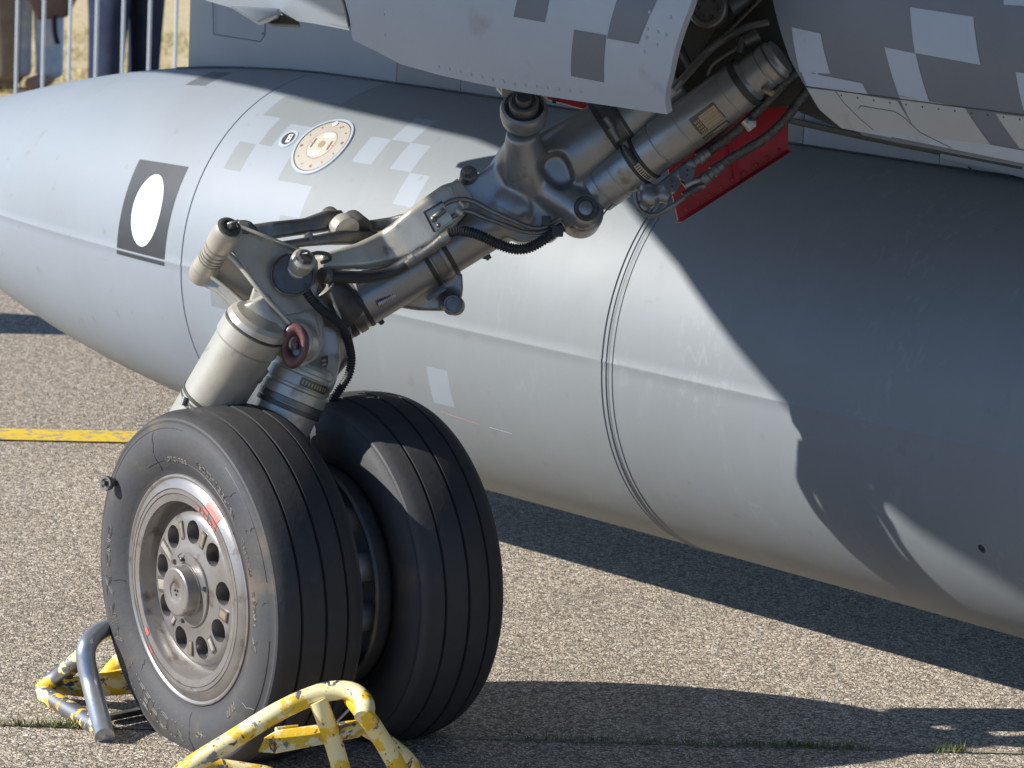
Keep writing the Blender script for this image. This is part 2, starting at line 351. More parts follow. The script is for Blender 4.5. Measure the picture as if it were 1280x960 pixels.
def tp(t, deg, off=0): return TC+TD*t+(TN*math.cos(R(deg))+TW*math.sin(R(deg)))*(trs(t)+off)
def thit(x, y):
    r_ = ray(x, y).normalized(); rad = .39
    for _ in range(20):
        o = CAM-TC; on = (o.dot(TN), o.dot(TW)); rn = (r_.dot(TN), r_.dot(TW))
        A = rn[0]**2+rn[1]**2; B = on[0]*rn[0]+on[1]*rn[1]; Q = on[0]**2+on[1]**2-rad*rad
        s = (-B-math.sqrt(max(0, B*B-A*Q)))/A; q = CAM+r_*s-TC; t = q.dot(TD); rad = trs(t)
    return t, math.degrees(math.atan2(q.dot(TW), q.dot(TN)))
tank = thing('drop_tank', (TC.x, TC.y, .13), 'large pale grey drop tank with pixel camouflage hanging behind the landing gear', 'drop tank')
# painted camouflage: cells of 0.06 m by 10 degrees, given in tank coordinates (length, angle)
def tank_material():
    m = bpy.data.materials.new('tank_paint'); m.use_nodes = True; t = m.node_tree; N = t.nodes; L = t.links; b = N['Principled BSDF']
    uv = N.new('ShaderNodeUVMap'); uv.uv_map = 'UVMap'; sep = N.new('ShaderNodeSeparateXYZ'); L.new(uv.outputs[0], sep.inputs[0])
    def rect(x0, x1, y0, y1):
        out = None
        for ch, op, v_ in ((0, 'GREATER_THAN', x0), (0, 'LESS_THAN', x1), (1, 'GREATER_THAN', y0), (1, 'LESS_THAN', y1)):
            n = N.new('ShaderNodeMath'); n.operation = op; n.inputs[1].default_value = v_; L.new(sep.outputs[ch], n.inputs[0])
            if out is None: out = n.outputs[0]
            else:
                k = N.new('ShaderNodeMath'); k.operation = 'MULTIPLY'; L.new(out, k.inputs[0]); L.new(n.outputs[0], k.inputs[1]); out = k.outputs[0]
        return out
    def union(rs):
        out = None
        for r_ in rs:
            q = rect(*r_)
            if out is None: out = q
            else:
                k = N.new('ShaderNodeMath'); k.operation = 'MAXIMUM'; L.new(out, k.inputs[0]); L.new(q, k.inputs[1]); out = k.outputs[0]
        return out
    grey = union([(-.90, 9, 83, 100), (-1.03, 9, 73, 83.2), (-1.03, 9, 62.8, 73.1), (-1.21, 9, 52.6, 62.9), (-1.15, 9, 41.4, 52.7), (-1.212, -1.154, 31.4, 41.4),
                  (-1.09, 9, 41, 42), (-1.03, 9, 31, 41.5), (-.917, 9, 20.8, 31.1), (-.977, 9, 10.5, 20.9), (-.86, 9, -180, 10.6), (-1.17, -1.10, -10.5, -1), (-1.1, -.9, -40, -21),
                  (-1.29, -1.23, -56, -34)])
    light = union([(-1.105, -1.03, 41, 50.9), (-1.155, -1.03, 31, 41.5), (-.846, -.786, 41.2, 51.2), (-.785, -.725, 51.3, 62.1), (-.727, -.666, 41.1, 51.3), (-.665, -.606, 30.4, 40.9), (-.493, -.433, -24, -12.8),
                   (-.545, -.485, 20, 30.3)])
    tc = N.new('ShaderNodeTexCoord'); n1 = N.new('ShaderNodeTexNoise'); n1.inputs['Scale'].default_value = 3.2; n1.inputs['Detail'].default_value = 7; L.new(tc.outputs['Object'], n1.inputs[0])
    def mix(f, a, b_):
        x = N.new('ShaderNodeMix'); x.data_type = 'RGBA'
        for i, q in ((0, f), (6, a), (7, b_)):
            if isinstance(q, tuple): x.inputs[i].default_value = (*q, 1)
            elif isinstance(q, float): x.inputs[i].default_value = q
            else: L.new(q, x.inputs[i])
        return x.outputs[2]
    def rng(src, a, b_, c=0., d=1.):
        r_ = N.new('ShaderNodeMapRange'); r_.inputs['From Min'].default_value = a; r_.inputs['From Max'].default_value = b_; r_.inputs['To Min'].default_value = c; r_.inputs['To Max'].default_value = d
        L.new(src, r_.inputs['Value']); return r_.outputs[0]
    LIGHT, GREY = (.236, .267, .302), (.186, .202, .209)
    nose = mix(rng(sep.outputs[0], -1.29, -1.27), (.232, .262, .295), LIGHT)
    # past the rear seam the paint is a shade duller
    gg = mix(rng(sep.outputs[0], -.02, .02), GREY, (.182, .200, .212))
    base = mix(grey, nose, gg); base = mix(light, base, LIGHT)
    base = mix(rect(-1.58, -1.505, 64.3, 76.5), base, (.115, .122, .128))
    # weathering: large faint clouds, fine streaks running round the barrel, small scuffs
    base2 = mix(rng(n1.outputs[0], .45, .75, 0., .28), base, (.15, .155, .155))
    mp = N.new('ShaderNodeMapping'); mp.inputs['Scale'].default_value = (28, .05, 1); L.new(uv.outputs[0], mp.inputs[0])
    n2 = N.new('ShaderNodeTexNoise'); n2.inputs['Scale'].default_value = 1.; n2.inputs['Detail'].default_value = 6; L.new(mp.outputs[0], n2.inputs[0])
    base3 = mix(rng(n2.outputs[0], .5, .8, 0., .08), base2, (.30, .33, .36))
    n3 = N.new('ShaderNodeTexNoise'); n3.inputs['Scale'].default_value = 28; n3.inputs['Detail'].default_value = 9; L.new(tc.outputs['Object'], n3.inputs[0])
    base4 = mix(rng(n3.outputs[0], .66, .72, 0., .35), base3, (.16, .145, .12))
    mp5 = N.new('ShaderNodeMapping'); mp5.inputs['Scale'].default_value = (30, .12, 1); mp5.inputs['Rotation'].default_value = (0, 0, .004); L.new(uv.outputs[0], mp5.inputs[0])
    n5 = N.new('ShaderNodeTexNoise'); n5.inputs['Scale'].default_value = 1.7; n5.inputs['Detail'].default_value = 10; n5.inputs['Distortion'].default_value = 1.2; L.new(mp5.outputs[0], n5.inputs[0])
    n6 = N.new('ShaderNodeTexNoise'); n6.inputs['Scale'].default_value = 5; n6.inputs['Detail'].default_value = 4; L.new(tc.outputs['Object'], n6.inputs[0])
    ml = N.new('ShaderNodeMath'); ml.operation = 'MULTIPLY'; L.new(rng(n5.outputs[0], .54, .68, 0., .22), ml.inputs[0]); L.new(rng(n6.outputs[0], .5, .62), ml.inputs[1])
    ml2 = N.new('ShaderNodeMath'); ml2.operation = 'MULTIPLY'; L.new(ml.outputs[0], ml2.inputs[0]); L.new(rng(sep.outputs[0], -.4, .05, .15, 1.), ml2.inputs[1])
    base4 = mix(ml2.outputs[0], base4, (.34, .36, .37))
    L.new(base4, b.inputs['Base Color'])
    L.new(rng(n1.outputs[0], .3, .7, .46, .58), b.inputs['Roughness'])
    n4 = N.new('ShaderNodeTexNoise'); n4.inputs['Scale'].default_value = 7; n4.inputs['Detail'].default_value = 3; L.new(tc.outputs['Object'], n4.inputs[0])
    bp = N.new('ShaderNodeBump'); bp.inputs['Strength'].default_value = .12; bp.inputs['Distance'].default_value = .006; L.new(n4.outputs[0], bp.inputs['Height'])
    L.new(bp.outputs[0], b.inputs['Normal']); b.inputs['Specular IOR Level'].default_value = .45
    return m
M['tank'] = tank_material()
def tank_shell():
    rows = []; t = -3.12
    while t < 4.2:
        rows.append(t); t += .03 if t > -2.9 else .015
    rows += [4.2]
    gro = []
    for c in (-1.27,): gro += [(c-.0022, 0), (c-.0010, -.0022), (c+.0010, -.0022), (c+.0022, 0)]
    for c, h in ((.0, -.0045), (.011, .0022), (.019, -.0012), (.027, .0016)): gro += [(c-.0022, 0), (c-.0010, h), (c+.0010, h), (c+.0022, 0)]
    rs = [(t, 0.) for t in rows if all(abs(t-g_[0]) > .004 for g_ in gro)]+gro; rs.sort()
    # weld beads along the two side seams are bumps in the angular profile
    angs = [(a, 0.) for a in range(-180, 180, 3)]
    for c in (0., 180.): angs = [q for q in angs if abs(q[0]-c) > 1.6 and abs(q[0]+c) > 1.6]+[(c-.55, 0.), (c-.22, .0009), (c+.22, .0009), (c+.55, 0.)]
    angs = sorted((((a+180) % 360)-180, h) for a, h in angs); n = len(angs)
    vs = [tp(t, a, o+(h if abs(t+.012) > .004 and t > -2.6 else 0)) for t, o in rs for a, h in angs]; fs = []; uvs = []
    for i in range(len(rs)-1):
        for k in range(n):
            l = (k+1) % n; fs.append((i*n+k, i*n+l, (i+1)*n+l, (i+1)*n+k))
            a0 = angs[k][0]; a1 = angs[l][0]+(360 if l == 0 else 0); uvs += [(rs[i][0], a0), (rs[i][0], a1), (rs[i+1][0], a1), (rs[i+1][0], a0)]
    me = bpy.data.meshes.new('tank_shell'); me.from_pydata([v for v in vs], [], fs)
    ul = me.uv_layers.new(name='UVMap')
    for i, q in enumerate(uvs): ul.data[i].uv = q
    me.shade_smooth(); me.set_sharp_from_angle(angle=R(50)); return link('tank_shell', me, 'tank', tank)
tank_shell()
def tpatch(name, f, m, nu=16, nv=16, off=.0006, parent=tank, thick=0):
    """thin marking that follows the tank skin; f(u, v) -> (t, deg)"""
    vs = [tp(*f(i/nu, j/nv), off) for i in range(nu+1) for j in range(nv+1)]
    fs = [(i*(nv+1)+j, (i+1)*(nv+1)+j, (i+1)*(nv+1)+j+1, i*(nv+1)+j+1) for i in range(nu) for j in range(nv)]
    mb = MB(); mb.add(vs, fs); return mb.build(name, m, parent, fix=False, angle=80)
tpatch('black_panel', lambda u, v: (-1.515+.184*u+.004*v, -1.6+31.6*v), 'black', 10, 24)
def disc_f(tc, ac, rt_, ra):
    return lambda u, v: (tc+rt_*u*math.cos(2*math.pi*v), ac+ra*u*math.sin(2*math.pi*v))
tpatch('white_spot', disc_f(-1.421, 14.3, .052, 11.6), 'white', 6, 48, .0011)
# cream access disc with fasteners
dc = (-.963, 45.0); k_ = 180/math.pi/.397
def tdisc(name, r_, m, off, c=dc, par=tank, r0=0): return tpatch(name, lambda u, v: (c[0]+(r0+(r_-r0)*u)*math.cos(2*math.pi*v), c[1]+(r0+(r_-r0)*u)*k_*math.sin(2*math.pi*v)), m, 4, 56, off, par)
ad = tdisc('access_disc', .068, 'cream', .0022)
def tring(name, r0, r1, m, h, c=dc, par=tank):
    mb = MB(); n = 56; pr = [(r0, .0002), (r0, h), (r1, h), (r1+.002, .0002)]
    vs = [tp(c[0]+r_*math.cos(6.28318*k/n), c[1]+r_*k_*math.sin(6.28318*k/n), o) for r_, o in pr for k in range(n)]
    fs = [(i*n+k, i*n+(k+1) % n, (i+1)*n+(k+1) % n, (i+1)*n+k) for i in range(3) for k in range(n)]
    mb.add(vs, fs); return mb.build(name, m, par, angle=40)
tring('disc_rim', .0685, .074, 'bellyl', .0032)
tring('disc_gap', .066, .068, 'dark', .0025, par=ad)
tring('inner_ring_line', .036, .0368, 'brown', .0026, par=ad)
tdisc('inner_plate', .036, 'creaml', .0025, par=ad)
for k in range(12):
    a = k*math.pi/6+.2; c = (dc[0]+.056*math.cos(a), dc[1]+.056*k_*math.sin(a))
    tdisc('screw', .0019 if k % 3 else .0034, 'brown', .0029, c, ad)
tdisc('centre_latch', .009, 'plate', .003, dc, ad)
def tbar(name, c, lt, la, m, rot=0, off=.0031, par=ad):
    ca, sa = math.cos(rot), math.sin(rot)
    return tpatch(name, lambda u, v: (c[0]+(u-.5)*lt*ca-(v-.5)*la*sa, c[1]+((u-.5)*lt*sa+(v-.5)*la*ca)*k_), m, 4, 4, off, par)
for q in ((.024, .0), (-.024, .0)):
    tbar('white_tab', (dc[0]+q[0]*.15, dc[1]+q[0]*k_), .030, .010, 'white', .15)
for q in (-.026, .026):
    tbar('index_bar', (dc[0]+q, dc[1]), .004, .024, 'mid', .1); tbar('red_tick', (dc[0]+q*1.1, dc[1]), .016, .0018, 'rimred', 0, .0034)
tdisc('red_dot', .0022, 'rimred', .0034, (dc[0]+.012, dc[1]+.050*k_), ad)
tdisc('white_dot', .0065, 'white', .0034, (dc[0]-.012, dc[1]+.058*k_), ad)
fc = (-1.074, 45.2)
fcap = tdisc('filler_cap', .0165, 'black', .0016, fc); tdisc('filler_ring', .0235, 'bellyl', .0009, fc, fcap)
tbar('cap_label', (fc[0]+.004, fc[1]), .011, .022, 'white', .2, .0021, fcap)
for q in ((.004, .006), (.005, -.004), (-.005, -.009)): tdisc('cap_dot', .0028, 'black', .0026, (fc[0]+q[0], fc[1]+q[1]*k_), fcap)
# drain hole
hc = thit(1228, 685)
tdisc('drain_recess', .0075, 'black', .0012, hc); tring('drain_rim', .0078, .0098, 'tank', .0022, hc)
# fine scratches and a red hairline
for (x0, y0), (x1, y1), m in (((552, 515), (600, 531), 'rimred'), ((612, 534), (640, 542), 'bellyl')):
    t0, t1 = thit(x0, y0), thit(x1, y1)
    mb = MB(); L_ = [tp(t0[0]+(t1[0]-t0[0])*i/8, t0[1]+(t1[1]-t0[1])*i/8, .0005) for i in range(9)]
    mb.tube(L_, .0003, 5, False); mb.build('scratch', m, tank)

# ------------------------------------------------------------------ aircraft: root
jet = thing('fighter_aircraft', (.1, 6.0, 0), 'grey pixel camouflaged military jet standing on its twin wheel landing gear', 'aircraft')
# fuselage skins: barrel surface parallel to the tank
FR = .34
FQ = V((.242, 5.66, 0))         # line on the ground under the outermost generator
class Barrel:
    """cylinder of radius r whose outermost line passes through FQ + off*TN at height zc"""
    def __init__(s, r_, off, zc): s.r = r_; s.c = FQ+TN*(off-r_)+V((0, 0, zc))
    def hit(s, x, y):
        d = ray(x, y).normalized(); o = CAM-s.c; Z = V((0, 0, 1)); T = V((TD.x, TD.y, 0)).normalized(); s.T = T
        on = (o.dot(TN), o.z); rn = (d.dot(TN), d.z); A = rn[0]**2+rn[1]**2; B = on[0]*rn[0]+on[1]*rn[1]; Q = on[0]**2+on[1]**2-s.r**2
        q = max(0, B*B-A*Q); P = CAM+d*((-B-math.sqrt(q))/A)-s.c
        return P.dot(T), math.degrees(math.atan2(P.z, P.dot(TN)))
    def p(s, t, deg, off=0):
        T = V((TD.x, TD.y, 0)).normalized(); return s.c+T*t+(TN*math.cos(R(deg))+V((0, 0, 1))*math.sin(R(deg)))*(s.r+off)
def polyx(pts, u):
    """point at fraction u along a pixel polyline"""
    ls = [math.dist(a, b) for a, b in zip(pts, pts[1:])]; d = u*sum(ls)
    for (a, b), l in zip(zip(pts, pts[1:]), ls):
        if d <= l or b is pts[-1]: k = d/l if l else 0; return (a[0]+(b[0]-a[0])*k, a[1]+(b[1]-a[1])*k)
        d -= l
def skin(name, B, bottom, left, right, topdeg, m, th=.012, nu=60, nv=24, ext=0):
    """sheet with a traced lower edge, side edges given bottom to top, closed off at angle topdeg"""
    Bt = [B.hit(*polyx(bottom, i/nu)) for i in range(nu+1)]
    Lf = [B.hit(*q) for q in left]; Rf = [B.hit(*q) for q in right]
    def side(S_, a):
        S2 = sorted(S_, key=lambda q: q[1])
        if a <= S2[0][1]: return S2[0][0]
        for p_, q in zip(S2, S2[1:]):
            if a <= q[1]: return p_[0]+(q[0]-p_[0])*(a-p_[1])/max(1e-6, q[1]-p_[1])
        p_, q = S2[-2:]; return q[0]+(q[0]-p_[0])*(a-q[1])/max(1e-6, q[1]-p_[1])*.6
    b0, b1 = Bt[0][0], Bt[-1][0]; vs = []
    for i in range(nu+1):
        fr = (Bt[i][0]-b0)/(b1-b0)
        for j in range(nv+1):
            a = Bt[i][1]+(topdeg-Bt[i][1])*j/nv
            tl_, tr_ = side(Lf, a), side(Rf, a); t = Bt[i][0] + ((tl_-b0)*(1-fr)+(tr_-b1)*fr)*min(1, j/3)
            vs.append(B.p(t, a))
    n = len(vs); fs = [(i*(nv+1)+j, (i+1)*(nv+1)+j, (i+1)*(nv+1)+j+1, i*(nv+1)+j+1) for i in range(nu) for j in range(nv)]
    ctr = B.c
    T = V((TD.x, TD.y, 0)).normalized()
    inn = []
    for v in vs:
        q = v-ctr; rad = q-T*q.dot(T); inn.append(v-rad.normalized()*th)
    bd = [i*(nv+1) for i in range(nu+1)]+[nu*(nv+1)+j for j in range(1, nv+1)]+[i*(nv+1)+nv for i in range(nu-1, -1, -1)]+[j for j in range(nv-1, 0, -1)]
    fs2 = [tuple(k+n for k in reversed(f)) for f in fs]+[(bd[i], bd[(i+1) % len(bd)], bd[(i+1) % len(bd)]+n, bd[i]+n) for i in range(len(bd))]
    mb = MB(); mb.add(vs+inn, fs+fs2); return mb.build(name, m, jet, angle=50)
def bpatch(name, B, quad, m, off=.0006, parent=None, n=10):
    """thin painted marking following a barrel; quad of pixels, clockwise from top left"""
    H = [B.hit(*q) for q in quad]
    def f(u, v):
        t = [H[0][k]*(1-u)*(1-v)+H[1][k]*u*(1-v)+H[2][k]*u*v+H[3][k]*(1-u)*v for k in (0, 1)]; return B.p(t[0], t[1], off)
    vs = [f(i/n, j/n) for i in range(n+1) for j in range(n+1)]
    fs = [(i*(n+1)+j, (i+1)*(n+1)+j, (i+1)*(n+1)+j+1, i*(n+1)+j+1) for i in range(n) for j in range(n)]
    mb = MB(); mb.add(vs, fs); return mb.build(name, m, parent, fix=False, angle=80)
BC = Barrel(.30, .13, 1.20)
front = skin('forward_fuselage_panel', BC, [(441, 50), (470, 64), (500, 80), (550, 94), (600, 105), (650, 115), (700, 123), (760, 132), (834, 143)],
             [(441, 50), (436, 20), (430, -5), (425, -60)], [(834, 143), (836, 100), (844, 60), (866, 0), (880, -60)], 75, 'belly')
for q in ([(649, -8), (689, -8), (681, 28), (642, 21)], [(774, -8), (826, -8), (798, 55), (759, 48)], [(718, 37), (758, 44), (755, 103), (714, 95)]):
    bpatch('camouflage_square', BC, q, 'bellyd', parent=front)
BD = Barrel(.34, .0, 1.24)
rear = skin('rear_fuselage_panel', BD, [(1078, 169), (1120, 178), (1180, 189), (1230, 198), (1290, 210), (1400, 232)],
            [(1078, 169), (1050, 160), (1024, 137), (1008, 110), (988, 75), (966, 0), (950, -60)], [(1400, 232), (1400, 100), (1400, -60)], 75, 'bellyd', nu=70, nv=50)
for q, m in (([(990, 34), (1026, 42), (1038, 92), (1000, 90)], 'bellyl'), ([(1002, 89), (1078, 104), (1086, 119), (1009, 108)], 'bellyl'),
             ([(1138, 9), (1217, 21), (1226, 81), (1144, 66)], 'bellyl'), ([(1106, 59), (1145, 67), (1162, 127), (1124, 119)], 'bellyl'), ([(1255, -8), (1290, -4), (1290, 8), (1255, 6)], 'bellyl'),
             ([(1270, 90), (1300, 94), (1300, 140), (1280, 138)], 'bellyl'),
             ([(1009, 110), (1050, 114), (1052, 160), (1025, 137)], 'bellyw'), ([(1050, 114), (1088, 120), (1115, 172), (1052, 160)], 'bellyw'), ([(1088, 120), (1122, 126), (1152, 172), (1108, 165)], 'bellyw'), ([(1124, 120), (1206, 134), (1238, 180), (1150, 172)], 'bellyw'),
             ([(1245, 142), (1300, 148), (1305, 192), (1275, 185)], 'bellyw'), ([(1062, 160), (1235, 180), (1300, 192), (1300, 208), (1085, 168)][:4], 'belly')):
    bpatch('camouflage_patch', BD, q, m, parent=rear)
def bline(B, pts, r_, m, name, parent):
    P = []
    for i in range(len(pts)-1):
        for k in range(8):
            x = pts[i][0]+(pts[i+1][0]-pts[i][0])*k/8; y = pts[i][1]+(pts[i+1][1]-pts[i][1])*k/8; P.append(B.p(*B.hit(x, y), .0004))
    P.append(B.p(*B.hit(*pts[-1]), .0004)); mb = MB(); mb.tube(P, r_, 6, False); return mb.build(name, m, parent)
bline(BD, [(1008, 108), (1090, 119), (1180, 131), (1290, 145)], .0011, 'dark', 'panel_gap', rear)
bline(BD, [(1044, 113), (1055, 128), (1075, 148), (1092, 162)], .0007, 'dark', 'panel_gap', rear)
bline(BD, [(1073, 136), (1076, 132), (1118, 139), (1130, 146), (1150, 165), (1190, 185)], .0008, 'dark', 'hatch_outline', rear)
def rivets(B, pts, n, parent, r_=.0028, m='belly', name='rivet', off=.0012):
    for i in range(n):
        c = B.p(*B.hit(*polyx(pts, i/max(1, n-1)))); nn = (c-B.c); nn -= B.T*nn.dot(B.T); nn.normalize()
        mb = MB(); mb.lathe([(r_, -.001), (r_, off*.5), (r_*.7, off)], c, nn, 12); mb.build(name, m, parent)
rivets(BC, [(548, 83), (560, 86), (615, 99), (650, 106), (725, 114)], 14, front, .0032)
rivets(BC, [(480, 18), (481, 44)], 2, front, .0025)
for c in ((812, 15), (809, 36), (822, 40), (808, 47), (821, 56), (805, 65), (832, 43), (838, 22)): rivets(BC, [c, c], 1, front, .003, 'bellyl')
for c in ((1008, 52),): rivets(BD, [c, c], 1, rear, .006, 'bellyl')
for c in ((1012, 89), (1021, 90), (1016, 102), (1027, 103)): rivets(BD, [c, c], 1, rear, .004, 'bellyl')
rivets(BD, [(1052, 119), (1110, 128), (1150, 133), (1275, 149)], 12, rear, .0018, 'dark')
# small fairing piece to the left of the forward panel
BB = Barrel(.42, -.10, 1.36)
fair = skin('lower_fairing', BB, [(238, -6), (262, 2), (300, 13), (345, 22), (395, 30), (437, 38)], [(238, -6), (236, -40), (234, -80)], [(437, 38), (436, 0), (430, -80)], 60, 'bellyl', nu=30)
mb = MB(); q = [at(378+0, 20, 6.62), at(322, 22, 6.75)]
mb.prism([at(318, 20, 6.66), at(340, 30, 6.66), at(374, 31, 6.64), (at(372, 24, 6.64)), at(345, 17, 6.66)], fw*.05); mb.build('vent_slot', 'bay', fair, bevel=.002)
mb = MB(); mb.prism([at(286, 6, 6.60), at(322, 28, 6.60), at(346, 19, 6.60), at(350, 10, 6.60)], fw*.06); mb.build('vent_lip', 'bellyl', fair, bevel=.004)
bpatch('camouflage_square', BB, [(405, 14), (436, 20), (438, 35), (412, 29)], 'belly', parent=fair)
mb = MB(); mb.tube([at(425, -10, 6.3), at(431, 8, 6.3), at(437, 34, 6.29)], px(2.2), 8); mb.build('edge_seal', 'mid', fair)

# pylon over the tank, made of separate panels
def tl(t, n_, z): T = V((TD.x, TD.y, 0)).normalized(); q = TC+T*t; return V((q.x, q.y, 0))+TN*n_+V((0, 0, z))
def tx(x):      # tank length whose crown shows at photo column x
    lo_, hi_ = -2.4, 2.0
    for _ in range(40):
        m_ = (lo_+hi_)/2; p_ = tl(m_, .05, .92)-CAM; X = 640+F*p_.dot(rt)/p_.dot(fw)
        lo_, hi_ = (m_, hi_) if X < x else (lo_, m_)
    return lo_
pyl = None; xs = [218.5, 495, 575, 625, 1003, 1173, 1400]; ms = ['pylon', 'pylond', 'pylond', 'pylond', 'pylon', 'pylon']
for i in range(6):
    t0, t1 = tx(xs[i])+.0007, tx(xs[i+1])-.0007
    mb = MB(); n = 12; vs = []
    for k in range(n+1):
        t = t0+(t1-t0)*k/n; zb = (tp(t, 90).z)-.012; wd = .05 if i else .05*min(1, .25+4*k/n)
        vs += [tl(t, wd, zb), tl(t, -wd, zb), tl(t, -wd, 1.75), tl(t, wd, 1.75)]
    fs = [(k*4+j, k*4+(j+1) % 4, (k+1)*4+(j+1) % 4, (k+1)*4+j) for k in range(n) for j in range(4)]+[(0, 1, 2, 3), (n*4+3, n*4+2, n*4+1, n*4)]
    mb.add(vs, fs); o = mb.build('pylon_panel', ms[i], jet, bevel=.0012)
    if i == 0: pyl = o
    if i == 3:
        mb = MB(); 
# joint strip where pylon meets tank
mb = MB(); mb.tube([tl(tx(222)+k*.1, .0505, tp(tx(222)+k*.1, 90).z-.001) for k in range(30)], .0022, 6, False); mb.build('pylon_seal', 'dark', jet)
hp = [(265, -30), (267, 43), (325, 52), (331, 44), (333, -20)]
def onpyl(x, y, off=.0505):
    o = tl(0, off, 0); d = ray(x, y); k = (o-CAM).dot(TN)/d.dot(TN); return CAM+d*k
mb = MB(); mb.tube([onpyl(*q) for q in hp], .0009, 6, False); mb.build('hatch_outline', 'dark', pyl)
mb = MB(); mb.lathe([(.003, 0), (.003, .0015), (.002, .002)], onpyl(328, 42), TN, 12); mb.build('screw', 'mid', pyl)
mb = MB(); mb.lathe([(.010, 0), (.010, .001)], onpyl(1181, 193, .051), TN, 16); mb.build('screw', 'mid', jet)
# rail and sway brace under the belly at the right
mb = MB(); mb.tube([onpyl(985, 150, .07), onpyl(1075, 170, .07), onpyl(1280, 210, .07)], .006, 8, False); mb.build('belly_rail', 'baylight', jet)
mb = MB(); mb.prism([onpyl(1175, 185, .075), onpyl(1290, 205, .075), onpyl(1290, 226, .075), onpyl(1255, 216, .075), onpyl(1210, 206, .075), onpyl(1175, 198, .075)], -TN*.02); mb.build('rail_bracket', 'pylon', jet, bevel=.002)
mb = MB(); mb.tube([onpyl(1210, 208, .07), onpyl(1225, 220, .06), onpyl(1260, 227, .06), onpyl(1290, 231, .06)], .0018, 6); mb.build('wire', 'mid', jet)

# wing slab out of view, outlined to shade tank, belly and leg
WZ = 1.95
shade_wing = [(-2.29, 8.44), (-1.99, 7.99), (-1.79, 7.70), (-1.45, 7.20), (-1.18, 6.84), (-.99, 6.42), (-1.04, 6.2), (-1.13, 6.0), (-1.20, 5.82), (-1.24, 5.66), (-1.15, 5.35), (-.2, 5.0), (.6, 4.55), (3, 3.6), (5, 3.4), (7, 9.5), (2, 13), (-1.5, 9.3)]
k_w = (WZ-1.52)/S.z
mb = MB(); mb.prism([V((x+S.x*k_w, y+S.y*k_w, WZ)) for x, y in shade_wing], V((0, 0, .14))); mb.build('shade_wing', 'belly', jet, bevel=.02)
# ------------------------------------------------------------------ gear bay between the two panels
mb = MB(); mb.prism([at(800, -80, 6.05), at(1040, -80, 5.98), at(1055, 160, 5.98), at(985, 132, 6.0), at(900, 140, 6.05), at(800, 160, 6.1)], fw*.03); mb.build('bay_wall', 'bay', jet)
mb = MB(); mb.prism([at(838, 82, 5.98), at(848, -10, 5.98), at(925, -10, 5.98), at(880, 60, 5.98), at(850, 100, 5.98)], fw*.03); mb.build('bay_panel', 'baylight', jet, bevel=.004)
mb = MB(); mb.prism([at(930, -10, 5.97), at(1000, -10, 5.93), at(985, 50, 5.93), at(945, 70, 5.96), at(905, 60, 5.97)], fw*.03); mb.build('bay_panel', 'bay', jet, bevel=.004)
a0 = at(884, 10, 5.9); ax = (ray(884, 10)*-1+up*.15-rt*.35).normalized()
mb = MB(); mb.lathe([(px(20), -.06), (px(20), -.012), (px(25), -.010), (px(25), .0), (px(23), .003), (px(18), .003), (px(17), -.002), (px(6), -.002)], a0, ax, 36); rs_ = mb.build('bay_canister', 'mid', jet)
for k in range(6):
    c = a0+ax*.003; a_1, u1, w1 = frame(ax); c = c+(u1*math.cos(k*1.05)+w1*math.sin(k*1.05))*px(12); mb = MB(); mb.lathe([(px(2.6), -.006), (px(2.6), .001)], c, ax, 12); mb.build('bolt', 'dark', rs_)
mb = MB(); mb.cyl(at(905, 12, 5.92), at(940, -14, 5.95), px(16)); mb.build('bay_cylinder', 'dark', jet)
for pts, r_, m in (([(853, 101, 5.88), (895, 55, 5.9), (930, 20, 5.92), (960, -10, 5.93)], 2.2, 'baylight'), ([(838, 90, 5.93), (845, 60, 5.95), (855, 20, 5.95), (858, -10, 5.95)], 2, 'mid'), ([(843, 88, 5.9), (848, 66, 5.95), (866, 4, 5.97), (868, -12, 5.97)], 1.6, 'mid'),
                   ([(846, 50, 5.94), (856, 72, 5.92), (866, 90, 5.9)], 5, 'dark'), ([(960, 28, 5.93), (930, 36, 5.92), (890, 60, 5.9), (842, 112, 5.9)], 5, 'mid')):
    mb = MB(); mb.tube([at(*q) for q in pts], px(r_), 10); mb.build('bay_pipe', m, jet)
# red panel behind the leg
mb = MB(); mb.prism([at(682, 108, 6.14), at(684, 124, 6.14), at(732, 137, 6.14), at(828, 150, 6.14), at(838, 232, 6.12), at(848, 277, 6.12), at(985, 189, 6.1), at(986, 130, 6.1), at(862, 112, 6.12)], fw*.02)
red = mb.build('red_door_panel', 'red', jet, bevel=.003)
mb = MB(); mb.prism([at(845, 277, 6.119), at(852, 277.5, 6.10), at(989, 189.5, 6.08), at(985, 187, 6.099)], fw*.03); mb.build('door_edge', 'red', red)
for k in range(9):
    q = at(858+k*14.5, 262-k*9.3, 6.10); mb = MB(); mb.lathe([(px(2.4), -.002), (px(2.4), .001), (px(1.6), .002)], q, -fw, 12); mb.build('rivet', 'red', red)
mb = MB(); mb.prism([at(905, 150, 6.11), at(911, 150, 6.11), at(925, 226, 6.10), at(919, 230, 6.10)], fw*.006); mb.build('stiffener', 'red', red)
mb = MB(); mb.prism([at(691, 120, 6.135), at(696, 121, 6.135), at(695, 130, 6.135), at(690, 129, 6.135)], fw*.004); mb.build('seam', 'dark', red)

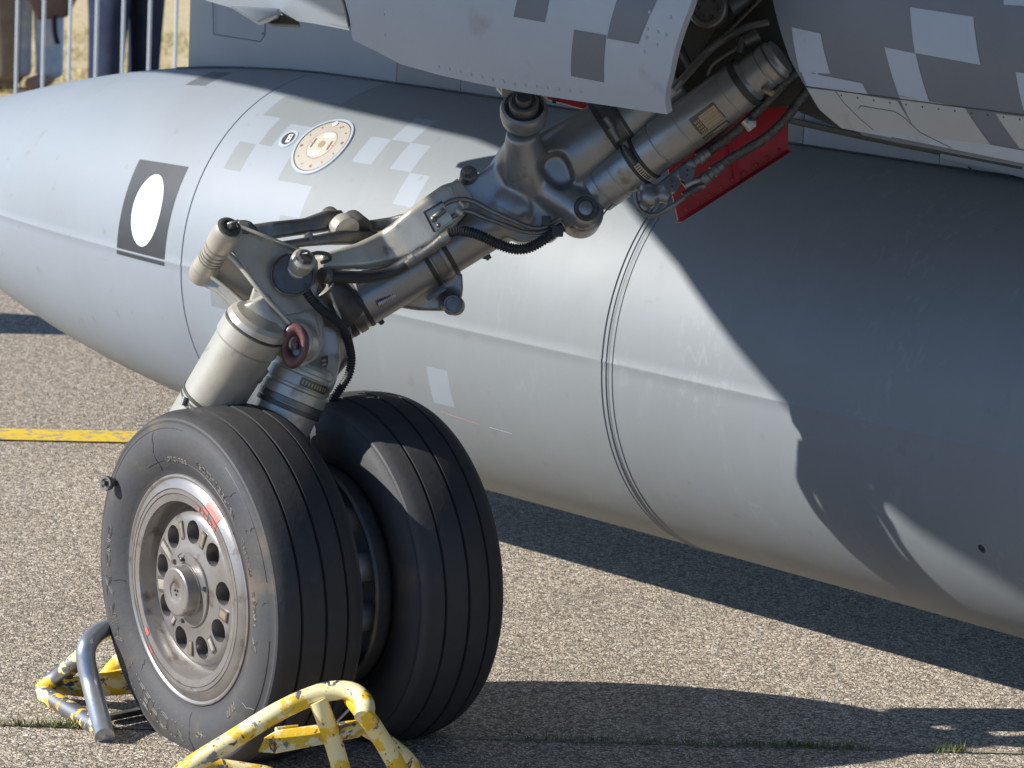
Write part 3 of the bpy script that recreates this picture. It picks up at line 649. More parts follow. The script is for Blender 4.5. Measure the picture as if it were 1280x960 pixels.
# ------------------------------------------------------------------ main leg
def ring(p0, p1, t, r_, wd, m, parent, name='clamp_band', seg=48):
    ax = (p1-p0); L_ = ax.length; mb = MB()
    mb.lathe([(r_-.004, -wd/2), (r_, -wd/2), (r_+.0006, -wd/2+.0006), (r_+.0006, wd/2-.0006), (r_, wd/2), (r_-.004, wd/2)], p0+ax*t, ax, seg, closed=True)
    return mb.build(name, m, parent)
LA, LB = at(418, 397, 5.90), at(640, 262, 5.84)     # lower tube axis
mb = MB()
r0 = px(33)
mb.cylp(LA, LB, [(-.03, r0*.9), (0, r0), (.10, r0), (.12, r0*1.03), (1, r0*1.0)], 40)
UA, UB = at(612, 262, 5.85), at(850, 102, 5.82)     # thicker upper barrel
mb.cyl(at(690, 215, 5.84), UB, px(40), px(42), 40)
body = [(633, 165), (630, 186), (616, 206), (594, 219), (569, 241), (578, 262), (606, 284), (648, 303), (690, 302), (712, 282), (735, 250), (765, 205), (776, 180), (742, 128), (706, 148), (684, 160), (672, 168)]
mb.prism([at(x, y, 5.806) for x, y in body], fw*.085)
mb.ball(at(690, 214, 5.835), px(34), 24)
mb.ball(at(640, 262, 5.83), px(34), 24)
mb.cyl(at(580, 252, 5.85), at(655, 215, 5.84), px(18), px(34), 32)
# neck up to the pintle
PC = at(655, 138, 5.73)
mb.cyl(at(652, 165, 5.75), at(660, 225, 5.83), px(20), px(36), 32)
mb.cyl(at(650, 172, 5.76), at(640, 215, 5.84), px(14), px(30), 24)
# shoulder to the lower actuator lug
LUG = at(728, 266, 5.80)
mb.cyl(at(680, 235, 5.82), LUG, px(22), px(22), 24); mb.ball(LUG, px(24), 24)
# lower lug
mb.prism([at(490, 383, 5.86), at(545, 348, 5.86), at(578, 340, 5.86), at(579, 360, 5.86), at(576, 384, 5.86), at(556, 389, 5.86), at(520, 388, 5.87)], fw*.03)
mb.cyl(at(566, 384, 5.83), at(563, 370, 5.90), px(13), px(13), 24)
cut = MB()
pc = [(690, 191), (706, 193), (719, 225), (712, 233), (695, 236), (675, 213), (678, 200)]
for _ in range(2): pc = [(a[0]*w1+b[0]*(1-w1), a[1]*w1+b[1]*(1-w1)) for a, b in zip(pc, pc[1:]+pc[:1]) for w1 in (.75, .25)]
NP = len(pc); cx, cy = 697, 213
def rr_poly(pts, f, dp): return [at(cx+(x-cx)*f, cy+(y-cy)*f, dp) for x, y in pts]
cut.add(rr_poly(pc, 1.45, 5.70)+rr_poly(pc, 1.12, 5.795)+rr_poly(pc, .85, 5.816), [tuple(range(NP)), tuple(range(3*NP-1, 2*NP-1, -1))]+[(i+o, i+NP+o, (i+1) % NP+NP+o, (i+1) % NP+o) for o in (0, NP) for i in range(NP)])
leg = forge('landing_leg', mb, 'steel', jet, .0033, 9, cut, it2=7)
# pintle bearing
pax = (-ray(655, 140).normalized()*.80+up*.60).normalized()
mb = MB(); mb.lathe([(px(22), -.03), (px(28), -.022), (px(30), -.008), (px(30), .004), (px(28.5), .010), (px(25), .012), (px(24.5), .006), (px(21), .004)], PC, pax, 56)
pb = mb.build('pintle_bearing', 'steel', leg)
mb = MB(); mb.lathe([(px(22.5), .0), (px(22.5), .008), (px(20.5), .009), (px(20), .004)], PC, pax, 48); mb.build('bearing_seal', 'hose', leg)
mb = MB(); mb.lathe([(px(19), .0), (px(19), .020), (px(18), .024), (px(15), .025), (px(14.6), .020), (px(8), .020)], PC, pax, 40); mb.build('bearing_sleeve', 'mid', leg)
mb = MB(); mb.lathe([(px(10.5), .018), (px(10.5), .034), (px(9.5), .036), (px(4.4), .036), (px(4.2), .034)], PC, pax, 24); mb.build('pintle_nut', 'dark', leg)
mb = MB(); mb.cyl(at(634, 112, 5.82), at(630, 104, 5.84), px(7)); mb.cyl(at(631, 118, 5.83), at(624, 110, 5.86), px(4)); mb.build('bracket_bolt', 'light', leg)
# upper pipe clamp strap between leg and barrel
ax0, ax1 = UA, UB
for t, wd, m in ((.62, .010, 'hose'), (.66, .022, 'dark'), (.70, .006, 'hose')): ring(UA, UB, t, px(42.5) if m == 'hose' else px(41.8), wd, m, leg)
mb = MB(); mb.cyl(at(757, 147, 5.76), at(767, 160, 5.76), px(4.5)); mb.cyl(at(764, 160, 5.755), at(773, 176, 5.755), px(5.5), px(4)); mb.build('clamp_screw', 'mid', leg)
# lower leg bands
for t, wd, m, k in ((.50, .010, 'hose', 34), (.545, .022, 'mid', 34), (.60, .010, 'hose', 34), (.03, .014, 'hose', 34), (.075, .018, 'mid', 34.5), (.125, .010, 'hose', 34)):
    ring(LA, LB, t+.02, px(k+.6), wd*.8, m, leg)
ring(LA, LB, -.06, px(34), .075, 'dark', leg, 'lower_collar')
for x, y in ((611, 321), (477, 401)):
    mb = MB(); mb.cyl(at(x-6, y-6, 5.86), at(x+1, y+3, 5.86), px(5), px(3.5)); mb.tube([at(x, y, 5.86), at(x-5, y+2, 5.855), at(x-8, y+1, 5.855)], px(1.2), 6); mb.build('clamp_bolt', 'dark', leg)
# lug pin and stamped plate
mb = MB(); mb.lathe([(px(12.5), -.02), (px(12.5), .010), (px(11), .013), (px(9), .013), (px(8.4), .011), (px(4), .011)], at(567, 381, 5.82), -ray(567, 381)+up*.1-rt*.15, 32); mb.build('lug_pin', 'mid', leg)
mb = MB(); mb.prism([at(532, 371, 5.842), at(556, 358, 5.842), at(558, 363, 5.842), at(535, 376, 5.842)], fw*.008); mb.build('stamped_plate', 'mid', leg, bevel=.0008)
# actuator lug pin facing the camera
la = (-ray(730, 262)+up*.30-rt*-.10).normalized()
mb = MB(); mb.lathe([(px(27), -.045), (px(28), -.02), (px(27), .000), (px(23), .008), (px(20), .009)], at(728, 263, 5.80), la, 40); lugh = mb.build('actuator_lug', 'steel', leg)
mb = MB(); mb.lathe([(px(19), .006), (px(19), .014), (px(17.5), .016), (px(16), .016)], at(729, 264, 5.80), la, 36); mb.build('bushing', 'light', leg)
mb = MB(); mb.lathe([(px(16), .010), (px(16), .026), (px(14), .030), (px(10), .030), (px(9.5), .027), (px(5), .027)], at(731, 266, 5.80), la, 32); mb.build('lug_nut', 'dark', leg)

# ------------------------------------------------------------------ retraction actuator
AA, AB = at(744, 241, 5.83), at(990, 60, 5.70)
AL = (AB-AA).length/px(1, 5.77)   # length in px
def ap(tpx): return AA+(AB-AA)*(tpx/AL)
def arad(k): return px(k, 5.77)
prof = [(-22, 16), (-14, 17), (-10, 20), (-6, 20), (-5, 22), (-1, 22), (0, 28), (3, 30), (14, 30), (15, 29), (17, 29), (18, 30.5), (38, 30.5), (38.6, 30), (40, 30), (40.6, 30.6), (66, 30.6), (84, 31.5), (107, 31.5), (108, 30.6), (110, 30.6), (111, 32.6), (148, 33), (148.6, 32.5), (150, 32.5), (150.6, 33), (222, 33), (222.6, 32.6), (223.6, 32.6), (224, 33), (238, 33), (252, 30), (256, 27), (278, 27), (279, 26), (281, 26), (282, 27.4), (296, 27.4), (300, 24), (304, 24)]
mb = MB(); mb.lathe([(arad(r_), px(t, 5.77)) for t, r_ in prof], AA, AB-AA, 64); act = mb.build('retraction_actuator', 'steel', jet, angle=25)
def aring(t, r_, wd, m, name='clamp_band'):
    mb = MB(); w_ = px(wd, 5.77)
    mb.lathe([(arad(r_)-.003, -w_/2), (arad(r_), -w_/2), (arad(r_)+.0007, -w_/2+.0007), (arad(r_)+.0007, w_/2-.0007), (arad(r_), w_/2), (arad(r_)-.003, w_/2)], ap(t), AB-AA, 64, closed=True); return mb.build(name, m, act)
aring(68, 31.8, 4.5, 'hose'); aring(75, 32, 9, 'light'); aring(82, 32.6, 4.5, 'hose'); aring(246, 33.4, 9, 'hose', 'seal_ring'); aring(293, 28, 3, 'dark', 'seal_ring')
aax, au, aw = frame(AB-AA)
camdir = (CAM-ap(80)).normalized(); e1 = (camdir-aax*camdir.dot(aax)).normalized(); e2 = aax.cross(e1)
if e2.dot(up) < 0: e2 = -e2                                  # e2 up the picture, e1 at the camera
def asurf(t, deg, off=0, r_=33): return ap(t)+(e1*math.cos(R(deg))+e2*math.sin(R(deg)))*(arad(r_)+off)
for k in range(11):                                        # slots of the worm drive band
    d0 = -52+k*6.2; mb = MB(); mb.box(asurf(75, d0, .0008, 32.2), aax*px(3.4)*.9, ((asurf(75, d0+.5)-asurf(75, d0-.5)).normalized())*px(.8), (asurf(75, d0, .01)-asurf(75, d0)).normalized()*.0004); mb.build('band_slot', 'dark', act)
mb = MB(); c = asurf(75, 16, .003, 32.6); tdir = (asurf(75, 17)-asurf(75, 15)).normalized(); mb.cyl(c-tdir*px(11), c+tdir*px(11), px(5), px(5), 20, .001); mb.cyl(c+tdir*px(11), c+tdir*px(19), px(3.4), px(2.4), 16, .001); mb.build('worm_screw', 'dark', act)
def aplate(name, t0, t1, d0, d1, m, off, par=act, n=8):
    vs = [asurf(t0+(t1-t0)*i/n, d0+(d1-d0)*j/n, off) for i in range(n+1) for j in range(n+1)]
    mb = MB(); mb.add(vs, [(i*(n+1)+j, (i+1)*(n+1)+j, (i+1)*(n+1)+j+1, i*(n+1)+j+1) for i in range(n) for j in range(n)]); return mb.build(name, m, par, fix=False, angle=80)
dp = aplate('data_plate', 166, 206, -40, 8, 'dark', .0006)
aplate('plate_field', 168, 204, -38, 5.5, 'plate', .0010)
aplate('plate_header', 168, 204, 1, 7, 'dark', .0013)
aplate('plate_block', 168, 178, -36, 1, 'dark', .0013)
for k in range(5): aplate('plate_line', 179.5, 203, -34+k*7.4, -33+k*7.4, 'mid', .0014)
for k in range(3):
    for j in range(4): aplate('plate_character', 169.5+k*2.8, 171.3+k*2.8, -33+j*8, -28+j*8, 'plate', .0016, n=2)
aplate('serial_plate', 164, 204, -64, -48, 'dark', .0006); aplate('serial_field', 166, 202, -61.5, -50.5, 'plate', .0010)
for k in range(5): aplate('plate_character', 167.5+k*2.4, 169.2+k*2.4, -60, -52, 'dark', .0013, n=2)
# small tie on top of the barrel
mb = MB(); mb.tube([at(885, 94, 5.74), at(890, 82, 5.73), at(905, 70, 5.72), at(922, 60, 5.72), at(930, 48, 5.73)], px(2.2, 5.7), 8); mb.build('top_pipe', 'mid', act)
mb = MB(); mb.cyl(at(924, 66, 5.72), at(930, 48, 5.72), px(5)); mb.cyl(at(930, 52, 5.71), at(948, 44, 5.71), px(7), px(9)); mb.build('top_fitting', 'dark', act)
mb = MB(); mb.cyl(at(955, 112, 5.70), at(966, 117, 5.69), px(4), px(4), 16, .001); mb.build('brass_stub', 'plate', act)

# braided hoses with end fittings
def hose(name, pts, r_, m, par=jet, wave=0, wl=.004, seg=14, label=None):
    mb = MB(); P = [at(*q) for q in pts]
    mb.tube(P, px(r_), seg, rfun=(lambda s, i: px(r_)*(1+wave*(1 if math.sin(s*6.2832/wl) > 0 else -1))) if wave else None, step=wl/6 if wave else .008)
    return mb.build(name, m, par, angle=60 if not wave else 25, label=label)
hose('braided_hose', [(880, 193, 5.78), (898, 181, 5.78), (916, 168, 5.76), (935, 151, 5.75), (958, 128, 5.74), (982, 102, 5.73), (1004, 84, 5.75)], 6, 'braid')
hose('braided_hose', [(898, 210, 5.78), (912, 199, 5.77), (935, 186, 5.76), (962, 168, 5.75), (985, 145, 5.74), (1010, 112, 5.74), (1030, 95, 5.76)], 6, 'braid')
for (x0, y0), (x1, y1) in (((862, 207), (882, 193)), ((880, 224), (899, 209))):
    mb = MB(); p0, p1 = at(x0, y0, 5.775), at(x1, y1, 5.775)
    mb.cylp(p0, p1, [(-.15, px(6)), (0, px(8)), (.25, px(8)), (.3, px(6.4)), (.55, px(6.4)), (.6, px(8)), (.85, px(8)), (.9, px(7.2)), (1.2, px(7))], 20); mb.build('hose_fitting', 'mid', jet, angle=30)
mb = MB(); mb.cyl(at(930, 150, 5.735), at(940, 162, 5.735), px(5.5), px(5.5), 16, .001); mb.box(at(940, 155, 5.73), rt*px(5), up*px(4), fw*.004); mb.build('hose_clip', 'light', jet, bevel=.001)
mb = MB(); mb.tube([at(870, 192, 5.81), at(890, 178, 5.80), at(930, 142, 5.79)], px(3), 8, False); mb.build('bolt_row_strip', 'sealant', jet)
# junction block with two round caps
mb = MB(); mb.cyl(at(800, 262, 5.80), at(862, 208, 5.79), px(10), px(10), 24, .002); mb.ball(at(812, 247, 5.79), px(13), 20); mb.cyl(at(855, 232, 5.78), at(880, 222, 5.78), px(6), px(4), 16, .001); mb.cyl(at(838, 248, 5.79), at(800, 232, 5.80), px(9), px(9), 20, .002)
jb = forge('hydraulic_junction', mb, 'steel', jet, .003, 4)
for x, y in ((840, 230), (859, 216)):
    a_x = (-ray(x, y)+up*.25).normalized(); mb = MB(); c = at(x, y, 5.765)
    mb.lathe([(px(9), -.02), (px(10), -.004), (px(10.3), .0), (px(9.6), .002), (px(7.6), .002), (px(7.4), .0005), (px(2), .0005)], c, a_x, 28); cp = mb.build('round_cap', 'mid', jb)
    aa, uu, ww = frame(a_x)
    for k in (0, 1):
        mb = MB(); mb.lathe([(px(1.5), 0), (px(1.5), .0012)], c+up*px(3.2)*(1 if k else -1)+a_x*.0006, a_x, 8); mb.build('pin_hole', 'hose', cp)
hose('hydraulic_pipe', [(793, 240, 5.79), (795, 254, 5.79), (805, 267, 5.79), (822, 268, 5.79), (840, 258, 5.78), (856, 246, 5.78), (872, 234, 5.78), (882, 232, 5.78)], 3.4, 'mid')
mb = MB(); mb.cylp(at(854, 245, 5.78), at(872, 234, 5.78), [(0, px(5)), (.5, px(5)), (.55, px(6)), (1, px(6))], 12); mb.build('pipe_nut', 'dark', jet)
hose('thin_wire', [(765, 256, 5.79), (757, 264, 5.80), (750, 273, 5.80), (735, 284, 5.79), (712, 285, 5.79)], 1.0, 'mid')

# ------------------------------------------------------------------ arms and links
def plate(name, pts, vec, m, par=jet, bev=.003, label=None):
    mb = MB(); mb.prism([at(*p) for p in pts], vec); return mb.build(name, m, par, bevel=bev, seg=3, label=label)
# broad curved lock arm (box beam) in front of the leg, swept as rounded strip
def beam(name, cl, m, par=jet, vox=.0032, it=4, extra=None):
    """cl: (x, y, depth, half height px, half thickness m)"""
    mb = MB(); P = [at(x, y, d) for x, y, d, h, t in cl]; n = len(P); secs = []
    for i, (x, y, d, h, t) in enumerate(cl):
        T = (P[min(i+1, n-1)]-P[max(i-1, 0)]).normalized(); D = (fw-T*fw.dot(T)).normalized(); U = T.cross(D); hh = px(h, d); ch = min(.35*t, .25*hh)
        secs += [P[i]+U*a+D*b for a, b in ((-hh, -t+ch), (-hh+ch, -t), (hh-ch, -t), (hh, -t+ch), (hh, t-ch), (hh-ch, t), (-hh+ch, t), (-hh, t-ch))]
    fs = [(i*8+k, i*8+(k+1) % 8, (i+1)*8+(k+1) % 8, (i+1)*8+k) for i in range(n-1) for k in range(8)]+[tuple(range(7, -1, -1)), tuple((n-1)*8+k for k in range(8))]
    mb.add(secs, fs)
    if extra: extra(mb)
    if vox: return forge(name, mb, m, par, vox, it)
    return mb.build(name, m, par, bevel=.002)
arm = beam('lock_arm', [(398, 329, 5.80, 9, .014), (420, 325, 5.80, 13, .016), (450, 320, 5.79, 17, .018), (480, 311, 5.785, 22, .019), (505, 300, 5.78, 26, .020), (528, 283, 5.78, 28, .021), (548, 267, 5.785, 27, .022), (566, 251, 5.79, 24, .022), (580, 240, 5.80, 16, .02)], 'light')
mb = MB(); mb.prism([at(530, 265, 5.757), at(553, 252, 5.757), at(566, 274, 5.757), at(543, 290, 5.757)], fw*.012); rec = mb.build('recess_plate', 'light', arm, bevel=.001)
mb = MB(); mb.tube([at(543, 290, 5.755), at(530, 265, 5.755), at(553, 252, 5.755)], px(1.4), 6, False); mb.build('recess_edge', 'hose', arm)
mb = MB(); mb.cyl(at(540, 274, 5.752), at(556, 262, 5.752), px(4), px(4), 12, .001); mb.ball(at(542, 274, 5.75), px(4.5), 12); mb.ball(at(548, 282, 5.75), px(3), 12); mb.build('latch_detail', 'mid', arm)
hose('arm_edge_rod', [(517, 266, 5.83), (545, 246, 5.835), (566, 232, 5.84), (574, 226, 5.84)], 4, 'light', arm)
# bolt end at the top of the arm
mb = MB(); mb.cyl(at(586, 238, 5.86), at(586, 216, 5.80), px(15), px(11), 28, .002); mb.cyl(at(586, 220, 5.81), at(585, 212, 5.79), px(8), px(7), 6, .001); mb.build('arm_pivot', 'mid', arm)
mb = MB(); mb.cyl(at(571, 258, 5.775), at(562, 234, 5.775), px(5), px(4), 16, .001); mb.build('arm_pin', 'light', arm)
# rear dark links
beam('rear_link', [(300, 293, 5.90, 10, .012), (340, 288, 5.90, 11, .012), (380, 283, 5.90, 10, .012), (405, 277, 5.90, 13, .016), (425, 274, 5.90, 11, .015)], 'mid')
beam('rear_link', [(345, 308, 5.86, 5, .010), (385, 302, 5.86, 6, .010), (412, 298, 5.86, 8, .014), (440, 297, 5.86, 9, .014), (470, 296, 5.86, 7, .012)], 'mid')
beam('rear_link', [(440, 290, 5.89, 12, .014), (465, 283, 5.89, 8, .012), (490, 279, 5.88, 8, .012), (515, 274, 5.87, 10, .012), (545, 262, 5.86, 10, .012)], 'mid')
kx = (-ray(432, 285)*.7-up*.45+rt*.55).normalized()
mb = MB(); mb.cyl(at(430, 286, 5.86)-kx*.012, at(430, 286, 5.86)+kx*.010, px(19), px(19), 36, .003); kn = mb.build('link_knuckle', 'light', jet)
mb = MB(); mb.cyl(at(446, 284, 5.88)-kx*.022, at(446, 284, 5.88)+kx*.012, px(17), px(17), 32, .002); mb.cyl(at(418, 276, 5.90)-kx*.022, at(418, 276, 5.90)+kx*.012, px(13), px(13), 32, .002); mb.build('knuckle_fork', 'mid', kn)
mb = MB(); mb.cyl(at(386, 296, 5.872), at(386, 296, 5.85), px(6), px(5), 16, .001); mb.build('link_bolt', 'mid', jet)

# rocker: front plate, inner plate, bosses
RV = fw*.013
pl1 = [(262, 292, 5.80), (268, 280, 5.80), (282, 275, 5.80), (300, 281, 5.795), (320, 291, 5.79), (350, 303, 5.785), (385, 316, 5.78), (397, 325, 5.78), (398, 350, 5.775), (394, 372, 5.77), (404, 402, 5.765), (404, 430, 5.755), (396, 448, 5.75), (378, 460, 5.75), (360, 452, 5.75), (349, 430, 5.755), (338, 405, 5.76), (345, 388, 5.765), (326, 360, 5.775), (306, 335, 5.785), (290, 315, 5.79), (270, 308, 5.80)]
pivot = beam
rock = plate('rocker_plate', pl1, RV, 'light', jet, .004)
# bright flange running down the edge of the rocker
hose('rocker_flange', [(300, 283, 5.785), (335, 297, 5.78), (368, 310, 5.775), (392, 320, 5.77)], 2.4, 'light', rock)
hose('rocker_flange', [(264, 300, 5.79), (280, 313, 5.785), (300, 333, 5.78), (322, 360, 5.77), (350, 392, 5.755), (372, 418, 5.745), (384, 440, 5.74)], 3.2, 'light', rock)
mb = MB(); q = (-ray(372, 430)*1.+up*.15-rt*.35).normalized(); mb.cyl(at(374, 430, 5.78), at(374, 430, 5.78)+q*.035, px(27), px(26), 40, .004); mb.prism([at(340, 396, 5.762), at(392, 386, 5.76), at(402, 420, 5.752), at(350, 424, 5.752)], fw*.02)
forge('rocker_boss', mb, 'light', rock, .003, 5)
cx_, cy_ = 366, 343; cax = (-ray(cx_, cy_)+up*.10-rt*.08).normalized()
mb = MB(); mb.lathe([(px(27), -.006), (px(27), .003), (px(25.5), .004), (px(24), .0), (px(13), .0)], at(cx_, cy_, 5.7480), cax, 40); mb.build('pivot_disc', 'dark', rock)
ka = at(369, 344, 5.77); kb = at(381, 322, 5.715)
mb = MB(); mb.cylp(ka, kb, [(0, px(14)), (.1, px(15)), (.22, px(15)), (.25, px(14)), (.3, px(14)), (.33, px(15)), (.42, px(15)), (.45, px(14)), (.5, px(14)), (.53, px(15)), (.8, px(15.5)), (.93, px(15)), (1, px(12))], 32); pn = mb.build('pivot_pin', 'light', rock, angle=30)
mb = MB(); mb.cylp(kb, kb+(kb-ka)*.12, [(0, px(11)), (1, px(9))], 6); mb.tube([kb+V((-.006, 0, .004)), kb+(kb-ka)*.25, kb+V((.008, 0, .002))], px(1.4), 6); mb.build('castle_nut', 'dark', pn)
mb = MB(); mb.tube([at(388, 318, 5.72), at(398, 316, 5.73), at(410, 318, 5.74), at(413, 324, 5.75), at(402, 328, 5.75)], px(2.6), 8); mb.build('lock_tab', 'dark', rock)
# upper left boss and bushing stack
sa, sb = at(252, 343, 5.84), at(284, 290, 5.76)
mb = MB(); mb.cylp(sa, sb, [(-.10, px(12)), (-.06, px(15)), (0, px(16.5)), (.14, px(17)), (.15, px(18)), (.17, px(18)), (.18, px(17)), (.30, px(16)), (.36, px(16)), (.365, px(13)), (.385, px(13)), (.39, px(16)), (.42, px(16)), (.425, px(13)), (.445, px(13)), (.45, px(16)), (.48, px(16)), (.485, px(13)), (.505, px(13)), (.51, px(16)), (.56, px(16)), (.565, px(13.5)), (.59, px(13.5)), (.595, px(16.5)), (.66, px(17)), (.67, px(15)), (.70, px(15)), (.71, px(17.5)), (.98, px(18)), (1.06, px(17.6)), (1.1, px(16))], 40)
st = mb.build('bushing_stack', 'light', jet, angle=28)
ub = (sb-sa).normalized(); c0 = sb+(sb-sa)*.10
mb = MB(); mb.lathe([(px(13.5), -.002), (px(13.5), .003), (px(12), .004), (px(9.5), .004), (px(9), .001), (px(4), .001)], c0, ub, 32); mb.build('boss_cap', 'dark', st)
mb = MB(); mb.cyl(c0, c0+ub*.012, px(5), px(4.4), 6, .0006); mb.tube([c0+ub*.01-rt*px(5), c0+ub*.014, c0+ub*.011+rt*px(7)+up*px(4)], px(1.5), 6); mb.build('boss_nut', 'mid', st)
beam('rocker_horn', [(296, 283, 5.80, 8, .012), (308, 284, 5.80, 9, .016), (316, 290, 5.81, 7, .014)], 'dark', jet)
# link body between the bosses (deep pocket seen below the plate)
mb = MB(); mb.prism([at(*q) for q in [(256, 352, 5.84), (262, 330, 5.83), (282, 310, 5.83), (305, 330, 5.84), (322, 352, 5.85), (318, 372, 5.85), (300, 378, 5.86), (276, 362, 5.85)]], fw*.025); mb.build('link_body', 'light', jet, bevel=.005, seg=3)
lower = plate('lower_rocker_plate', [(240, 346, 5.83), (268, 346, 5.82), (290, 362, 5.81), (310, 378, 5.805), (316, 360, 5.80), (324, 350, 5.79), (340, 372, 5.79), (352, 402, 5.785), (350, 425, 5.78), (335, 432, 5.785), (316, 412, 5.80), (298, 390, 5.805), (270, 366, 5.82), (252, 357, 5.83)], fw*.02, 'light', jet, .005)
hose('lower_flange', [(264, 346, 5.805), (285, 362, 5.80), (305, 380, 5.795), (325, 395, 5.785), (345, 420, 5.775)], 2.6, 'light', lower)
mb = MB(); mb.lathe([(px(4), 0), (px(4), .006), (px(2), .008)], at(322, 361, 5.79), -ray(322, 361), 12); mb.build('plate_bolt', 'mid', lower)

# big shock cylinder going down behind the front wheel
CA, CB = at(323, 402, 5.78), at(238, 545, 5.86)
mb = MB(); mb.cylp(CA, CB, [(-.06, px(20)), (-.04, px(33)), (-.01, px(38)), (.03, px(40)), (.035, px(38.5)), (.05, px(38.5)), (.055, px(41)), (.17, px(41)), (.19, px(39)), (1, px(38))], 64)
shock = mb.build('shock_strut', 'light', jet, angle=25)
ring(CA, CB, .045, px(39.6), .004, 'dark', shock)
ring(CA, CB, .68, px(39.2), .006, 'dark', shock); ring(CA, CB, .72, px(39), .004, 'mid', shock)
mb = MB(); q = at(232, 497, 5.80); mb.cyl(q, q+V((-.004, -.004, -.012)), px(4), px(3)); mb.build('clamp_screw', 'mid', shock)
# casting that joins the shock head to the brown boss
mb = MB(); mb.cyl(at(318, 378, 5.79), at(366, 432, 5.77), px(18), px(20), 28); mb.cyl(at(318, 374, 5.79), at(338, 420, 5.79), px(20), px(22), 28)
forge('shock_head', mb, 'light', jet, .0032, 6)
# brown sealant boss
bx = (-ray(367, 432)+up*.15-rt*.35).normalized(); bc = at(368, 432, 5.735)
mb = MB(); a_1, u1, w1 = frame(bx); n = 40
pr = [(24, -.006), (25.5, -.002), (25, .003), (22, .007), (18, .008), (15, .006), (12.5, .002), (11, -.006), (10, -.02)]
vs = []
for r_, h in pr:
    for k in range(n):
        t = 2*math.pi*k/n; d = rt*math.cos(t)*.72+up*math.sin(t)*1.12; d = d-bx*d.dot(bx)*.8
        vs.append(bc+bx*h+d*px(r_*(1+.04*math.sin(3*t+r_*.3))))
mb.add(vs, [(i*n+k, i*n+(k+1) % n, (i+1)*n+(k+1) % n, (i+1)*n+k) for i in range(len(pr)-1) for k in range(n)]+[tuple((len(pr)-1)*n+k for k in range(n))])
seal = mb.build('sealed_boss', 'sealant', jet, angle=80)
mb = MB(); mb.ball(bc+bx*-.004, px(5), 12); mb.cyl(bc-rt*px(2)+up*px(4), bc+rt*px(3)-up*px(5)+bx*.004, px(2.4), px(2), 10); mb.build('seal_pin', 'mid', seal)
mb = MB(); mb.ball(bc+bx*-.002+up*px(6), px(3), 10); mb.build('red_tip', 'red', seal)

# piston housing between the wheels
PA, PB = at(380, 462, 5.80), at(345, 545, 5.84)
mb = MB(); mb.cylp(PA, PB, [(-.14, px(24)), (-.10, px(34)), (-.05, px(38)), (.0, px(39)), (.02, px(38)), (.06, px(38)), (.08, px(40)), (.22, px(41)), (.24, px(39)), (.27, px(39)), (.29, px(42)), (.42, px(42)), (.44, px(39)), (.5, px(39)), (1, px(37)), (1.9, px(37))], 56)
pist = mb.build('piston_housing', 'light', jet, angle=25)
ring(PA, PB, .47, px(41), .010, 'mid', pist); ring(PA, PB, .56, px(41), .008, 'dark', pist)
mb = MB(); q = at(392, 484, 5.76)
for k in range(9):
    pass
axp, _, _ = frame(PB-PA); cdp = (CAM-PA).normalized(); f1 = (cdp-axp*cdp.dot(axp)).normalized(); f2 = axp.cross(f1)
if f2.dot(rt) < 0: f2 = -f2
def psurf(t, deg, off, r_=41): return PA+(PB-PA)*t+(f1*math.cos(R(deg))+f2*math.sin(R(deg)))*(px(r_)+off)
def pplate(name, t0, t1, d0, d1, m, off):
    n = 8; vs = [psurf(t0+(t1-t0)*i/n, d0+(d1-d0)*j/n, off) for i in range(n+1) for j in range(n+1)]
    mb = MB(); mb.add(vs, [(i*(n+1)+j, (i+1)*(n+1)+j, (i+1)*(n+1)+j+1, i*(n+1)+j+1) for i in range(n) for j in range(n)]); return mb.build(name, m, pist, fix=False, angle=80)
pplate('name_plate', .09, .21, 2, 58, 'dark', .0008)
for k in range(9): pplate('plate_character', .12, .18, 5+k*5.8, 8+k*5.8, 'plate', .0012)
mb = MB(); mb.cyl(at(322, 474, 5.80), at(334, 462, 5.80), px(4.5), px(3.6), 16, .001); mb.cyl(at(320, 476, 5.80), at(325, 471, 5.80), px(6), px(6), 6, .001); mb.build('grease_fitting', 'mid', pist)
# clevis lug rising beside the brown boss
clv = beam('clevis_lug', [(404, 408, 5.80, 6, .016), (405, 416, 5.80, 16, .019), (408, 432, 5.795, 18, .02), (408, 450, 5.79, 18, .02), (403, 468, 5.785, 19, .02), (398, 482, 5.78, 18, .02), (396, 492, 5.78, 12, .02)], 'light')
clv2 = beam('rear_clevis', [(424, 392, 5.84, 6, .010), (428, 410, 5.84, 11, .012), (430, 430, 5.84, 12, .012), (424, 450, 5.84, 11, .012), (414, 466, 5.83, 8, .012)], 'mid')
mb = MB(); mb.prism([at(401, 446, 5.765), at(410, 444, 5.765), at(410, 466, 5.763), at(399, 472, 5.763)], fw*.012); mb.build('clevis_plate', 'dark', clv, bevel=.001)
for k in range(4):
    mb = MB(); mb.prism([at(402, 450+k*5, 5.7635), at(408, 449+k*5, 5.7635), at(408, 451.5+k*5, 5.7635), at(402, 452.5+k*5, 5.7635)], fw*.002); mb.build('plate_line', 'plate', clv)
mb = MB(); mb.ball(at(399, 481, 5.755), px(8.5), 20); mb.build('ball_pin', 'chrome', clv)
mb = MB(); mb.lathe([(px(3), 0), (px(3), .002)], at(399, 481, 5.746), -ray(399, 481), 12); mb.build('pin_dimple', 'dark', clv)
plate('clevis_web', [(378, 452, 5.775), (392, 446, 5.775), (402, 474, 5.77), (392, 490, 5.77), (372, 478, 5.77)], fw*.02, 'light', jet, .004)
